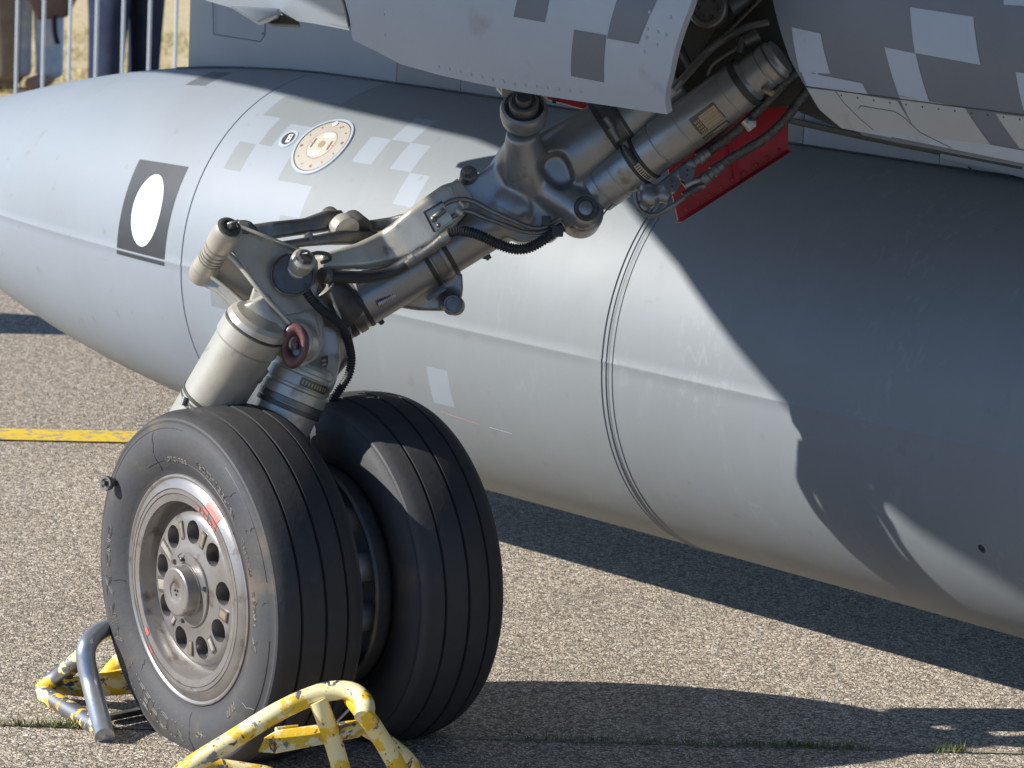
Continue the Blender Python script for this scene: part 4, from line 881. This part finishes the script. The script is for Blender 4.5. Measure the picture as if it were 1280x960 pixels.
# dark shaft between leg end and clevis
mb = MB(); mb.cyl(at(398, 352, 5.83), at(430, 392, 5.85), px(26), px(30), 32, .003); mb.cyl(at(385, 350, 5.84), at(402, 398, 5.83), px(16), px(20), 24, .003); mb.build('knee_housing', 'dark', jet)
hose('knee_strap', [(408, 345, 5.80), (412, 365, 5.795), (424, 395, 5.79), (432, 418, 5.79)], 2.2, 'light')
# hoses round the knee
hose('corrugated_hose', [(389, 349, 5.74), (383, 354, 5.735), (383, 364, 5.735), (391, 376, 5.735), (404, 389, 5.74), (419, 399, 5.75), (430, 414, 5.77), (436, 430, 5.78), (439, 450, 5.79), (436, 468, 5.80), (428, 482, 5.81), (416, 500, 5.83), (404, 520, 5.86)], 5.2, 'hose', wave=.13, wl=.0045)
hose('brake_hose', [(404, 346, 5.76), (430, 346, 5.755), (460, 346, 5.755), (490, 339, 5.755), (512, 326, 5.755), (530, 316, 5.755)], 8, 'hose')
hose('brake_hose', [(512, 327, 5.75), (530, 317, 5.75), (545, 306, 5.75), (556, 296, 5.75)], 6.4, 'mid')
mb = MB(); mb.cylp(at(508, 331, 5.75), at(519, 323, 5.75), [(0, px(6)), (.4, px(6)), (.45, px(8)), (1, px(8))], 16); mb.build('hose_coupling', 'mid', jet)
mb = MB(); mb.cylp(at(549, 303, 5.75), at(562, 296, 5.75), [(0, px(7)), (.3, px(7)), (.35, px(9)), (1, px(9))], 16); mb.build('hose_coupling', 'mid', jet)
mb = MB(); mb.cyl(at(402, 344, 5.75), at(410, 345, 5.75), px(10), px(10), 20, .001); mb.build('hose_collar', 'mid', jet)
hose('corrugated_hose', [(560, 291, 5.75), (575, 289, 5.75), (590, 291, 5.745), (606, 297, 5.74), (622, 305, 5.74), (642, 311, 5.745), (660, 310, 5.75), (676, 302, 5.755), (690, 292, 5.76), (703, 284, 5.765)], 6.2, 'hose', wave=.12, wl=.0045)
mb = MB(); mb.box(at(697, 289, 5.758), rt*px(7), up*px(7), fw*.010); mb.box(at(683, 276, 5.758), rt*px(6), up*px(6), fw*.010); mb.build('hose_clip', 'hose', jet, bevel=.002)
hose('brake_pipe', [(548, 262, 5.765), (560, 253, 5.765), (575, 249, 5.765), (592, 252, 5.76), (615, 264, 5.755), (640, 275, 5.755), (662, 284, 5.755), (680, 284, 5.76), (700, 272, 5.77)], 3.2, 'mid')
hose('brake_pipe', [(560, 275, 5.765), (574, 266, 5.765), (586, 264, 5.765), (605, 272, 5.76), (630, 281, 5.755), (652, 289, 5.755), (674, 291, 5.76), (692, 286, 5.765)], 3.0, 'mid')
mb = MB(); mb.cyl(at(570, 262, 5.765), at(578, 268, 5.765), px(5), px(5), 12, .001); mb.cyl(at(574, 252, 5.765), at(580, 258, 5.765), px(3), px(3), 12); mb.build('pipe_clip', 'light', jet)
hose('threaded_rod', [(471, 380, 5.80), (494, 368, 5.80)], 4.2, 'chrome', wave=.13, wl=.0032)

# ------------------------------------------------------------------ wheels
WA = -53.8                                       # heading of the wheels
e_ = V((math.cos(R(WA)), math.sin(R(WA)), 0)); ax_ = V((-math.sin(R(WA)), math.cos(R(WA)), 0))
rc = at(235, 741, 5.80)                          # centre of outer rim face
WC = V((rc.x, rc.y, .266))+ax_*.0745
TR = .284
prof = [(.176, -.060), (.188, -.074), (.196, -.082), (.198, -.0835), (.210, -.090), (.222, -.0955), (.234, -.0965), (.246, -.0945), (.256, -.090), (.262, -.086), (.2635, -.0858), (.2665, -.0865), (.2695, -.0845), (.271, -.0805),
        (.2745, -.074), (.2765, -.067), (.279, -.0565), (.2803, -.0485), (.2755, -.0475), (.2755, -.0440), (.2810, -.0430), (.2832, -.026), (.2842, -.0032), (.2790, -.0022), (.2790, .0)]
half = [(r_ if r_ < .2 else .2+(r_-.2)*1.14, h if r_ < .19 else h*.93) for r_, h in prof]; prof = half+[(r_, -h) for r_, h in reversed(half[:-1])]
def wmesh(mb, name, angle=35, **k): return mb.mesh(name, angle, **k)
Y = V((0, 1, 0)); O = V((0, 0, 0))
tm = MB(); tm.lathe(prof, O, Y, 160, closed=True)
for v in tm.v:
    lim = -.2645
    if v.z < lim-.012:
        k = (lim-v.z); v.y *= 1+.8*k/.1
    if v.z < lim: v.z = lim
tyre_me = tm.mesh('tyre', 30); tyre_me.materials.append(M['rubber'])
rimp = [(.174, -.055), (.184, -.067), (.1875, -.0705), (.1885, -.0740), (.1875, -.0768), (.1850, -.0775), (.1825, -.0765), (.1810, -.0752), (.1795, -.0765), (.174, -.0795), (.1665, -.0825), (.1655, -.0805), (.1645, -.0805), (.164, -.0825), (.1585, -.0830), (.158, -.0805), (.1572, -.0805), (.1567, -.0825),
        (.1455, -.0815), (.1440, -.079), (.1430, -.060), (.1405, -.050), (.1375, -.0465), (.1335, -.0475), (.130, -.052), (.126, -.058), (.120, -.0635), (.112, -.0660), (.098, -.0667), (.088, -.0672), (.078, -.068), (.070, -.070), (.062, -.072), (.050, -.072), (.040, -.072),
        (.040, -.040), (.075, -.036), (.118, -.040), (.13, -.034), (.150, -.030), (.155, -.045), (.165, -.055)]
rm = MB(); rm.lathe(rimp, O, Y, 120, closed=True)
ro = link('rimraw', rm.mesh('rimraw', 30), None); cm = MB(); HR = .0955
holes = 9
for k in range(holes):
    t = R(2+40*k); c = V((HR*math.sin(t), 0, HR*math.cos(t))); cm.cyl(c-Y*.1, c+Y*.05, .0192, .0192, 32)
co = link('cutter', cm.mesh('c'), None); bo = ro.modifiers.new('b', 'BOOLEAN'); bo.operation = 'DIFFERENCE'; bo.object = co; bo.solver = 'EXACT'
rim_me = evaluated(ro, 'wheel'); bpy.data.objects.remove(ro); bpy.data.objects.remove(co)
rim_me.shade_smooth(); rim_me.set_sharp_from_angle(angle=R(28)); rim_me.materials.clear(); rim_me.materials.append(M['rim'])
def wloc(r_, ang, y):  # clock angle from top, clockwise seen from the outer side
    return V((r_*math.sin(R(ang)), y, r_*math.cos(R(ang))))
# which side of local x is picture right on the outer face: +x
parts = []
hub = MB(); hub.lathe([(.0605, -.066), (.061, -.0735), (.060, -.0755), (.052, -.0765), (.043, -.077), (.0415, -.079), (.0405, -.084), (.0405, -.094), (.0395, -.0975), (.037, -.099), (.020, -.0995), (.017, -.0985), (.0155, -.0965), (.0145, -.0963), (.001, -.0963)], O, Y, 64)
parts.append(('hub_cap', hub.mesh('hub_cap', 25), 'rim'))
for k in range(3):
    b_ = MB(); c = wloc(.0045, k*120+60, -.0963); b_.lathe([(.0021, .001), (.0021, -.0015), (.001, -.002)], c, Y, 10); parts.append(('cap_dimple', b_.mesh('cap_dimple'), 'dark'))
for k in range(3):
    b_ = MB(); c = wloc(.0555, k*120+75, -.075); b_.lathe([(.0045, .002), (.0045, -.004), (.003, -.006)], c, Y, 6); parts.append(('hub_bolt', b_.mesh('hub_bolt'), 'mid'))
b_ = MB(); pts = [wloc(.0445, a, -.0785-.0015*math.sin(a*.05)) for a in range(-20, 110, 6)]; b_.tube(pts, .0009, 6, False); parts.append(('lock_wire', b_.mesh('lock_wire'), 'dark'))
b_ = MB(); b_.ball(wloc(.050, -12, -.080), .004, 10); b_.tube([wloc(.050, -12, -.080), wloc(.056, -18, -.083), wloc(.060, -10, -.081)], .0012, 6); parts.append(('wire_end', b_.mesh('wire_end'), 'dark'))
# raised label pads on the disc
def pad(r0, r1, ang, wdeg, y, m='mid', name='label_pad', h=.002):
    b_ = MB(); n = 4; q = [(r0, ang-wdeg/2*.1/r0), (r0, ang+wdeg/2*.1/r0), (r1, ang+wdeg/2*.1/r1), (r1, ang-wdeg/2*.1/r1)]
    b_.prism([wloc(a, b, y) for a, b in q], V((0, -h, 0))); parts.append((name, b_.mesh(name, bevel=.0006), m))
hole_off = 90-math.degrees(.19)
for k, (a, wd, r0, r1) in enumerate(((302, 10, .068, .126), (342, 6, .082, .116), (263, 15, .076, .108), (102, 11, .088, .118), (142, 8, .086, .122), (182, 6, .086, .116), (222, 5.5, .076, .096), (22, 6, .08, .110))):
    pad(r0, min(r1, .112), a, wd, -.062, 'mid', h=.0070); pad(r0+.003, min(r1, .112)-.003, a, wd*.6, -.0687, 'plate' if k % 2 else 'light', 'label_face', .0008)
b_ = MB(); b_.cyl(wloc(.092, 160, -.045), wloc(.108, 158, -.064), .0016, .0012, 8); parts.append(('valve_stem', b_.mesh('valve_stem'), 'chrome'))
def redseg(a0, a1, r0, r1, y0, y1, m='rimred'):
    b_ = MB(); n = 12; vs = []
    for i in range(n+1):
        a = a0+(a1-a0)*i/n
        vs += [wloc(r0, a, y0-.0010), wloc(r1, a, y1-.0010)]
    b_.add(vs, [(i*2, i*2+1, i*2+3, i*2+2) for i in range(n)]); parts.append(('red_mark', b_.mesh('red_mark', fix=False), m))
redseg(24, 38, .1668, .1740, -.0822, -.0792); redseg(24, 38, .1740, .1793, -.0792, -.0763); redseg(25, 39, .1828, .1862, -.0765, -.0772)
redseg(23, 29, .159, .1638, -.0827, -.0823); redseg(34, 39, .159, .1638, -.0827, -.0823)
for k in range(5): redseg(17+k*5, 19.5+k*5, .149+.001*(k % 2), .1555, -.0818, -.0823)
redseg(229, 234, .1475, .1560, -.0816, -.0823); redseg(213, 228, .1668, .1700, -.0822, -.0808); redseg(218, 223, .159, .1638, -.0827, -.0823)
# dark drum behind the holes
b_ = MB(); b_.lathe([(.03, .0), (.128, .0), (.145, .01), (.15, .05), (.03, .05)], O, Y, 48); parts.append(('inner_drum', b_.mesh('inner_drum'), 'hose'))
# inner side: flange and brake housing with scalloped pistons
b_ = MB(); b_.lathe([(.160, .050), (.178, .066), (.187, .0790), (.190, .086), (.1905, .104), (.187, .108), (.182, .107), (.180, .098), (.172, .080), (.150, .060)], O, Y, 96, closed=True); parts.append(('inner_flange', b_.mesh('inner_flange'), 'mid'))
b_ = MB(); b_.lathe([(.03, .04), (.150, .045), (.155, .075), (.12, .085), (.07, .092), (.03, .11)], O, Y, 64); 
for k in range(10):
    c = wloc(.136, k*36, 0); b_.cyl(c+Y*.05, c+Y*.122, .0255, .0235, 24, .003)
parts.append(('brake_housing', b_.mesh('brake_housing', 35), 'castalloy'))
for k in range(10):
    b_ = MB(); c = wloc(.136, k*36, 0); b_.cyl(c+Y*.121, c+Y*.125, .011, .010, 16); parts.append(('brake_piston', b_.mesh('brake_piston'), 'dark'))
# raised lettering on the sidewall
def wy(r_):
    for (a, ya), (b, yb) in zip(prof, prof[1:]):
        if a <= r_ <= b: return ya+(yb-ya)*(r_-a)/(b-a)
    return -.0965
def lettering(txt, a0, a1, rmid, h, lift=.0004, outline=True, name='tyre_lettering', side=-1, m='rubber'):
    cu = bpy.data.curves.new('t', 'FONT'); cu.body = txt; cu.size = 1; cu.align_x = 'LEFT'; cu.resolution_u = 2
    to = bpy.data.objects.new('t', cu); col.objects.link(to); me = evaluated(to, name); bpy.data.objects.remove(to)
    bm = bmesh.new(); bm.from_mesh(me)
    x0 = min(v.co.x for v in bm.verts); x1 = max(v.co.x for v in bm.verts); y0 = min(v.co.y for v in bm.verts); y1 = max(v.co.y for v in bm.verts)
    e = [ed for ed in bm.edges if ed.is_boundary]; b_ = MB()
    for ed in e:                                   # letters moulded as raised outlines
        P = []
        for v in ed.verts:
            a = a0+(a1-a0)*(v.co.x-x0)/(x1-x0); r_ = rmid+h*((v.co.y-y0)/(y1-y0)-.5); P.append(wloc(r_, a, wy(r_)-lift))
        if (P[0]-P[1]).length > 1e-5:
            d = (P[1]-P[0]).normalized(); q = d.cross(Y).normalized()*.0008; o_ = len(b_.v)
            b_.add([P[0]-q, P[0]-Y*.0007, P[0]+q, P[1]-q, P[1]-Y*.0007, P[1]+q], [(0, 1, 4, 3), (1, 2, 5, 4)])
    bm.free(); parts.append((name, b_.mesh(name, 80), m))
M['letter'] = mat('raised_lettering_rubber', (.14, .122, .098), (.095, .088, .078), .6, 0, 30)
lettering('MICHELIN', 178, 226, .2365, .026, m='letter')
lettering('AIR X', 236, 264, .236, .020, m='letter')
lettering('(600X155-13)', 13, 47, .2235, .014, m='letter')
lettering('TUBELESS', 56, 72, .2265, .0095, m='letter')
lettering('RADIAL', 78, 93, .2265, .0095, m='letter')
lettering('X', 97, 102, .229, .017, m='letter')
lettering('II', 133, 140, .222, .014, m='letter')
lettering('(OTC) REG', -14, 4, .2125, .009, m='letter')
lettering('TSO', 160, 168, .233, .009, m='letter')
lettering('OMO', 268, 286, .233, .011, m='letter')
def wline(r0, a0, r1, a1, name='sidewall_crack', m='hose', w_=.0007):
    b_ = MB(); b_.tube([wloc(r0+(r1-r0)*i/6, a0+(a1-a0)*i/6+.6*math.sin(i*2.), wy(r0+(r1-r0)*i/6)-.0002) for i in range(7)], w_, 5, False); parts.append((name, b_.mesh(name), m))
for r0, a0, r1, a1 in ((.215, 36, .257, 41), (.20, 175, .262, 172), (.225, 83, .262, 82), (.198, -22, .262, -20), (.198, 262, .262, 264), (.198, 222, .212, 220), (.222, 128, .262, 124), (.24, 55, .262, 56), (.262, 300, .25, 303)): wline(r0, a0, r1, a1, 'mould_line', 'hose')
for r_, a0, a1 in ((.2635, 30, 75), (.2635, 95, 150), (.212, -30, 60), (.2635, -60, 0)):
    b_ = MB(); b_.tube([wloc(r_, a0+(a1-a0)*i/30, wy(r_)-.0001) for i in range(31)], .0006, 5, False); parts.append(('mould_line', b_.mesh('mould_line'), 'hose'))

def make_wheel(loc, rz, label, camber):
    w_ = bpy.data.objects.new('wheel', rim_me); col.objects.link(w_); w_.matrix_basis = Matrix.Translation(loc) @ Matrix.Rotation(rz, 4, 'Z') @ Matrix.Rotation(camber, 4, 'X')
    setpar(w_, jet); w_['label'] = label
    t_ = bpy.data.objects.new('tyre', tyre_me); col.objects.link(t_); t_.parent = w_
    for nm, me, m in parts:
        if not me.materials: me.materials.append(M[m])
        o = bpy.data.objects.new(nm, me); col.objects.link(o); o.parent = w_
    return w_
make_wheel(WC, R(WA), 'near wheel whose bright rim and hub face the camera', R(2.2))
WC2 = WC+ax_*.272
make_wheel(WC2, R(WA+180), 'far wheel mostly in shade', R(-2.2))
mb = MB(); mb.cyl(WC+ax_*.05, WC2-ax_*.05, .045, .045, 32); mb.build('axle', 'dark', jet)
mid = WC+ax_*.138
mb = MB(); mb.cyl(mid+V((0, 0, .0)), at(352, 540, 5.86), .05, .045, 32); mb.cyl(mid, at(250, 545, 5.88), .04, .04, 24); mb.build('axle_fork', 'dark', jet)
# towing eye sticking out at the left behind the near wheel
mb = MB(); c = at(133, 604, 5.92); d = (-ray(133, 604)-rt*.7).normalized(); mb.lathe([(px(9), -.006), (px(9.5), 0), (px(8.5), .004), (px(6), .004), (px(5.6), .001), (px(2), .001)], c, d, 28); mb.cyl(c, at(160, 598, 5.96), px(5), px(5), 16); ey = mb.build('axle_end_nut', 'mid', jet)
mb = MB(); mb.cyl(c, c+d*.010, px(3.6), px(3), 6); mb.build('nut', 'dark', ey)
# unseen wheel and leg added at the left to cast a ground shadow
nl_ = V((-2.0, 9.75, .26))
wn = bpy.data.objects.new('shadow_wheel', tyre_me); col.objects.link(wn); wn.matrix_basis = Matrix.Translation(nl_+V((0, 0, .012))) @ Matrix.Rotation(R(WA+40), 4, 'Z'); setpar(wn, jet)
mb = MB(); mb.cyl(nl_, nl_+V((0, 0, 1.3)), .05); mb.lathe([(.19, -.05), (.17, -.02), (.05, -.02), (.05, .02), (.17, .02), (.19, .05)], nl_, V((1, 0, 0)), 40); mb.build('shadow_leg', 'steel', jet)

# ------------------------------------------------------------------ wheel chocks
def G(x, y, z): return atz(x, y, z)
ch = thing('wheel_chock', G(440, 950, 0), 'worn yellow tubular chock with chalky peeling paint at the right of the wheels', 'wheel chock', 'wheel chocks')
def ctube(pts, r_, m, par, name='frame_tube', smooth=False, label=None):
    mb = MB(); mb.tube([G(*p) for p in pts], r_, 18, smooth); return mb.build(name, m, par, angle=50, label=label)
TRD = .0150
ctube([(190, 1000, .02), (235, 960, .075), (290, 925, .12), (345, 891, .165), (390, 870, .19), (420, 863, .20), (443, 866, .20), (456, 880, .19), (455, 897, .175)], TRD, 'chock', ch, smooth=True)
ctube([(397, 876, .185), (404, 892, .165), (418, 932, .11), (440, 1010, .018)], TRD*.95, 'chock', ch, smooth=True)
ctube([(440, 872, .19), (455, 892, .17), (478, 926, .12), (520, 1000, .018)], TRD*.95, 'chock', ch, smooth=True)
ctube([(190, 1000, .02), (262, 957, .06), (330, 968, .045), (440, 1010, .018), (520, 1000, .018)], TRD*.95, 'chock', ch)
ctube([(450, 906, .13), (478, 924, .09), (505, 945, .06), (530, 975, .018)], TRD*.85, 'chock', ch, smooth=True)
mb = MB(); mb.prism([G(322, 940, .105), G(330, 922, .12), G(345, 913, .13), G(452, 899, .15), G(458, 910, .14), G(447, 922, .12), G(345, 942, .10)], V((.003, .012, -.002))); mb.build('wheel_plate', 'chock', ch, bevel=.002)
ctube([(345, 912, .13), (360, 910, .13), (372, 909, .13)], .004, 'chock', ch, 'weld_bead')
ctube([(420, 903, .15), (430, 893, .16), (437, 886, .17)], .002, 'galv', ch, 'tie_rod')
c2 = thing('wheel_chock', G(100, 890, 0), 'yellow tubular steel chock scraped to bare metal at the left of the near wheel', 'wheel chock', 'wheel chocks')
ctube([(131, 921, .010), (127, 905, .022), (116, 862, .06), (108, 828, .10), (109, 808, .125), (122, 792, .137), (140, 785, .135), (175, 780, .12)], .0165, 'galv', c2, smooth=True, label='bare scraped steel loop of the chock')
ctube([(131, 914, .014), (100, 895, .014), (66, 874, .016), (54, 866, .02), (58, 857, .03), (75, 845, .05), (92, 830, .08), (107, 818, .10)], .0155, 'chockg', c2, smooth=True)
ctube([(165, 812, .10), (150, 826, .075), (138, 840, .05), (125, 856, .03)], .014, 'chock', c2)
mb = MB(); mb.prism([G(70, 868, .01), G(66, 855, .035), G(80, 850, .05), G(160, 836, .07), G(168, 862, .03), G(165, 868, .02), G(110, 872, .01)], V((0, .012, 0))); mb.build('wheel_plate', 'chock', c2, bevel=.002)
mb = MB(); mb.prism([G(136, 902, .004), G(136, 895, .016), G(190, 884, .016), G(190, 891, .004)], V((0, .02, 0))); mb.build('base_bar', 'mid', c2, bevel=.001)

# ------------------------------------------------------------------ crowd barrier and people behind
FY = 15.0
def gx(x, y=60, Yp=FY): d = ray(x, y); k = Yp/d.y; return CAM.x+d.x*k
bar0 = gx(21); sp = (gx(219.5)-bar0)/6
bl = thing('crowd_barrier', (bar0, FY, 0), 'galvanised steel crowd barrier with vertical bars in front of the spectators', 'barrier')
barme = None
for k in range(-9, 13):
    x = bar0+sp*k
    if barme is None:
        mb = MB(); mb.cyl(V((0, 0, .08)), V((0, 0, 1.06)), .0075, .0075, 12); barme = mb.mesh('bar'); barme.materials.append(M['barpaint'])
    o = bpy.data.objects.new('bar', barme); col.objects.link(o); o.location = (x, FY+.0*k, 0); setpar(o, bl)
xa, xb = bar0+sp*-9.5, bar0+sp*12.5
mb = MB(); mb.tube([V((xa, FY, .08)), V((xa, FY, 1.0)), V((xa+.06, FY, 1.07)), V((xb-.06, FY, 1.07)), V((xb, FY, 1.0)), V((xb, FY, .08)), V((xa, FY, .08))], .017, 14, False); mb.build('frame', 'galv', bl)
for x in (xa+.3, xb-.3):
    mb = MB(); mb.tube([V((x, FY-.3, .01)), V((x, FY, .08)), V((x, FY+.3, .01))], .014, 10, False); mb.build('foot', 'galv', bl)

def skinbody(name, chain, m, parent, sub=2):
    """chain: verts (x,y,z,r), edges"""
    vs, es = chain; me = bpy.data.meshes.new(name); me.from_pydata([v[:3] for v in vs], es, [])
    o = link('tmp', me, None); md = o.modifiers.new('s', 'SKIN'); md.use_smooth_shade = True
    for i, v in enumerate(vs): me.skin_vertices[0].data[i].radius = (v[3], v[4] if len(v) > 4 else v[3])
    me.skin_vertices[0].data[0].use_root = True
    ss = o.modifiers.new('u', 'SUBSURF'); ss.levels = sub
    res = evaluated(o, name); bpy.data.objects.remove(o); res.shade_smooth(); return link(name, res, m, parent)
def person(loc, rz, label, trouser, shirt, shoe, stance=.12, legw=1., hair='hair', lean=0, steps=(0, 0), hand=None):
    p = thing('person', (0, 0, 0), label, 'person', 'spectators behind the barrier')
    s = stance; w_ = legw
    # body with arms and hands, skin coloured, one continuous figure; clothes over it
    V_ = [(0, 0, .95, .12, .10), (0, lean*.3, 1.15, .13, .10), (0, lean*.7, 1.35, .16, .11), (0, lean, 1.46, .07), (0, lean+.01, 1.52, .055), (0, lean+.02, 1.58, .075, .085), (0, lean+.03, 1.66, .085, .10), (0, lean+.01, 1.74, .06, .07)]
    E_ = [(i, i+1) for i in range(7)]
    for sx in (-1, 1):
        b = len(V_); hx = sx*.30; kn = steps[0 if sx < 0 else 1]
        V_ += [(sx*.18, lean, 1.42, .055), (sx*.24, lean-.02, 1.14, .042), (sx*.25, lean+.08, .90, .030), (sx*.25, lean+.10, .85, .032, .02), (sx*.25, lean+.11, .81, .036, .018)]
        E_ += [(2, b), (b, b+1), (b+1, b+2), (b+2, b+3), (b+3, b+4)]
        for f, (dx, L_) in enumerate(((-.024, .060), (-.008, .070), (.008, .066), (.024, .052))):
            q = len(V_); V_ += [(sx*.25+dx, lean+.115, .78, .010), (sx*.25+dx*1.1, lean+.11, .78-L_*.5, .009), (sx*.25+dx*1.1, lean+.095, .78-L_, .008)]; E_ += [(b+4, q), (q, q+1), (q+1, q+2)]
        q = len(V_); V_ += [(sx*.25-sx*.0, lean+.145, .835, .011), (sx*.25, lean+.155, .80, .009)]; E_ += [(b+3, q), (q, q+1)]
        b = len(V_); V_ += [(sx*s*.8, 0, .86, .09), (sx*s, .02+kn, .48, .058), (sx*s, -.01+kn, .10, .036), (sx*s, .0+kn, .05, .038), (sx*s, .10+kn, .035, .036, .028), (sx*s, .17+kn, .028, .03, .02)]
        E_ += [(0, b), (b, b+1), (b+1, b+2), (b+2, b+3), (b+3, b+4), (b+4, b+5)]
    body = skinbody('body', (V_, E_), 'skin', p)
    T_ = [(0, 0, .96, .15*w_, .12)]; TE = []
    for i, sx in enumerate((-1, 1)):
        b = len(T_); kn = steps[i]; T_ += [(sx*s*.8, 0, .86, .105*w_, .11), (sx*s, .01+kn, .66, .098*w_, .10), (sx*s, .02+kn, .47, .078*w_, .085), (sx*s*1.02, .01+kn, .27, .070*w_, .075), (sx*s*1.02, 0+kn, .10, .064*w_, .07), (sx*s*1.02, 0+kn, .045, .067*w_, .075)]
        TE += [(0, b)]+[(b+k, b+k+1) for k in range(5)]
    tr = skinbody('trousers', (T_, TE), trouser, p)
    S_ = [(0, 0, .92, .155, .125), (0, lean*.3, 1.12, .15, .12), (0, lean*.7, 1.32, .185, .13), (0, lean, 1.45, .10, .08)]; SE = [(0, 1), (1, 2), (2, 3)]
    for sx in (-1, 1): b = len(S_); S_ += [(sx*.19, lean, 1.41, .07), (sx*.245, lean-.02, 1.14, .055)]; SE += [(2, b), (b, b+1)]
    skinbody('shirt', (S_, SE), shirt, p)
    mb = MB(); mb.ball(V((0, lean+.015, 1.70)), .112, 20, (1, 1.08, .95)); h = mb.build('hair', hair, p)
    for sx in (-1, 1):
        mb = MB(); mb.ball(V((sx*.033, lean+.105, 1.655)), .010, 10); mb.build('eye', 'white', p)
    mb = MB(); mb.ball(V((0, lean+.125, 1.62)), .015, 10, (.8, 1, 1.4)); mb.build('nose', 'skin', p)
    for i, sx in enumerate((-1, 1)):
        kn = steps[i]; sh = [(sx*s, -.05+kn, .045, .045, .04), (sx*s, .03+kn, .05, .045, .045), (sx*s, .11+kn, .038, .048, .034), (sx*s, .19+kn, .030, .04, .024)]
        if shoe: skinbody('shoe', (sh, [(0, 1), (1, 2), (2, 3)]), shoe, p)
    p.location = loc; p.rotation_euler = (0, 0, rz); return p
def gp(x, Yp): return V((gx(x, 90, Yp), Yp, 0))
person(gp(52, 16.6), R(150), 'person in light blue jeans and sandals standing behind the barrier', 'jeans', 'shirt', None, .06, .95, steps=(.02, .10))
person(gp(152, 16.2), R(205), 'person in dark navy trousers standing behind the barrier next to the tank nose', 'navy', 'blackcl', 'blackcl', .10, 1.85, steps=(0, .08))
person(gp(-4, 16.4), R(120), 'person in brown trousers at the left edge behind the barrier', 'khaki', 'khaki', 'khaki', .10, 1.15, steps=(0, .12))
# sandal straps on the jeans wearer are left as skin; leather bag hanging beside the jeans
bg_ = thing('shoulder_bag', gp(58, 16.2), 'dark brown leather bag hanging beside the light blue jeans', 'bag')
mb = MB(); gb = gp(58, 16.2)
z0 = .34
mb.prism([gb+V((-.10, 0, z0+.10)), gb+V((-.045, 0, z0)), gb+V((.085, 0, z0+.02)), gb+V((.13, 0, z0+.12)), gb+V((.11, 0, z0+.36)), gb+V((-.10, 0, z0+.36))], V((0, .09, 0))); mb.build('bag_body', 'bag', bg_, bevel=.015, seg=3)
mb = MB(); mb.tube([gb+V((-.09, .045, z0+.34)), gb+V((-.06, .045, .95)), gb+V((.0, .045, 1.25)), gb+V((.06, .045, .95)), gb+V((.10, .045, z0+.34))], .009, 8); mb.build('bag_strap', 'bag', bg_)
mb = MB(); mb.tube([gb+V((.03, -.01, z0+.02)), gb+V((.035, -.015, z0-.05)), gb+V((.05, -.015, z0-.10))], .012, 8); mb.build('bag_tassel', 'blackcl', bg_)
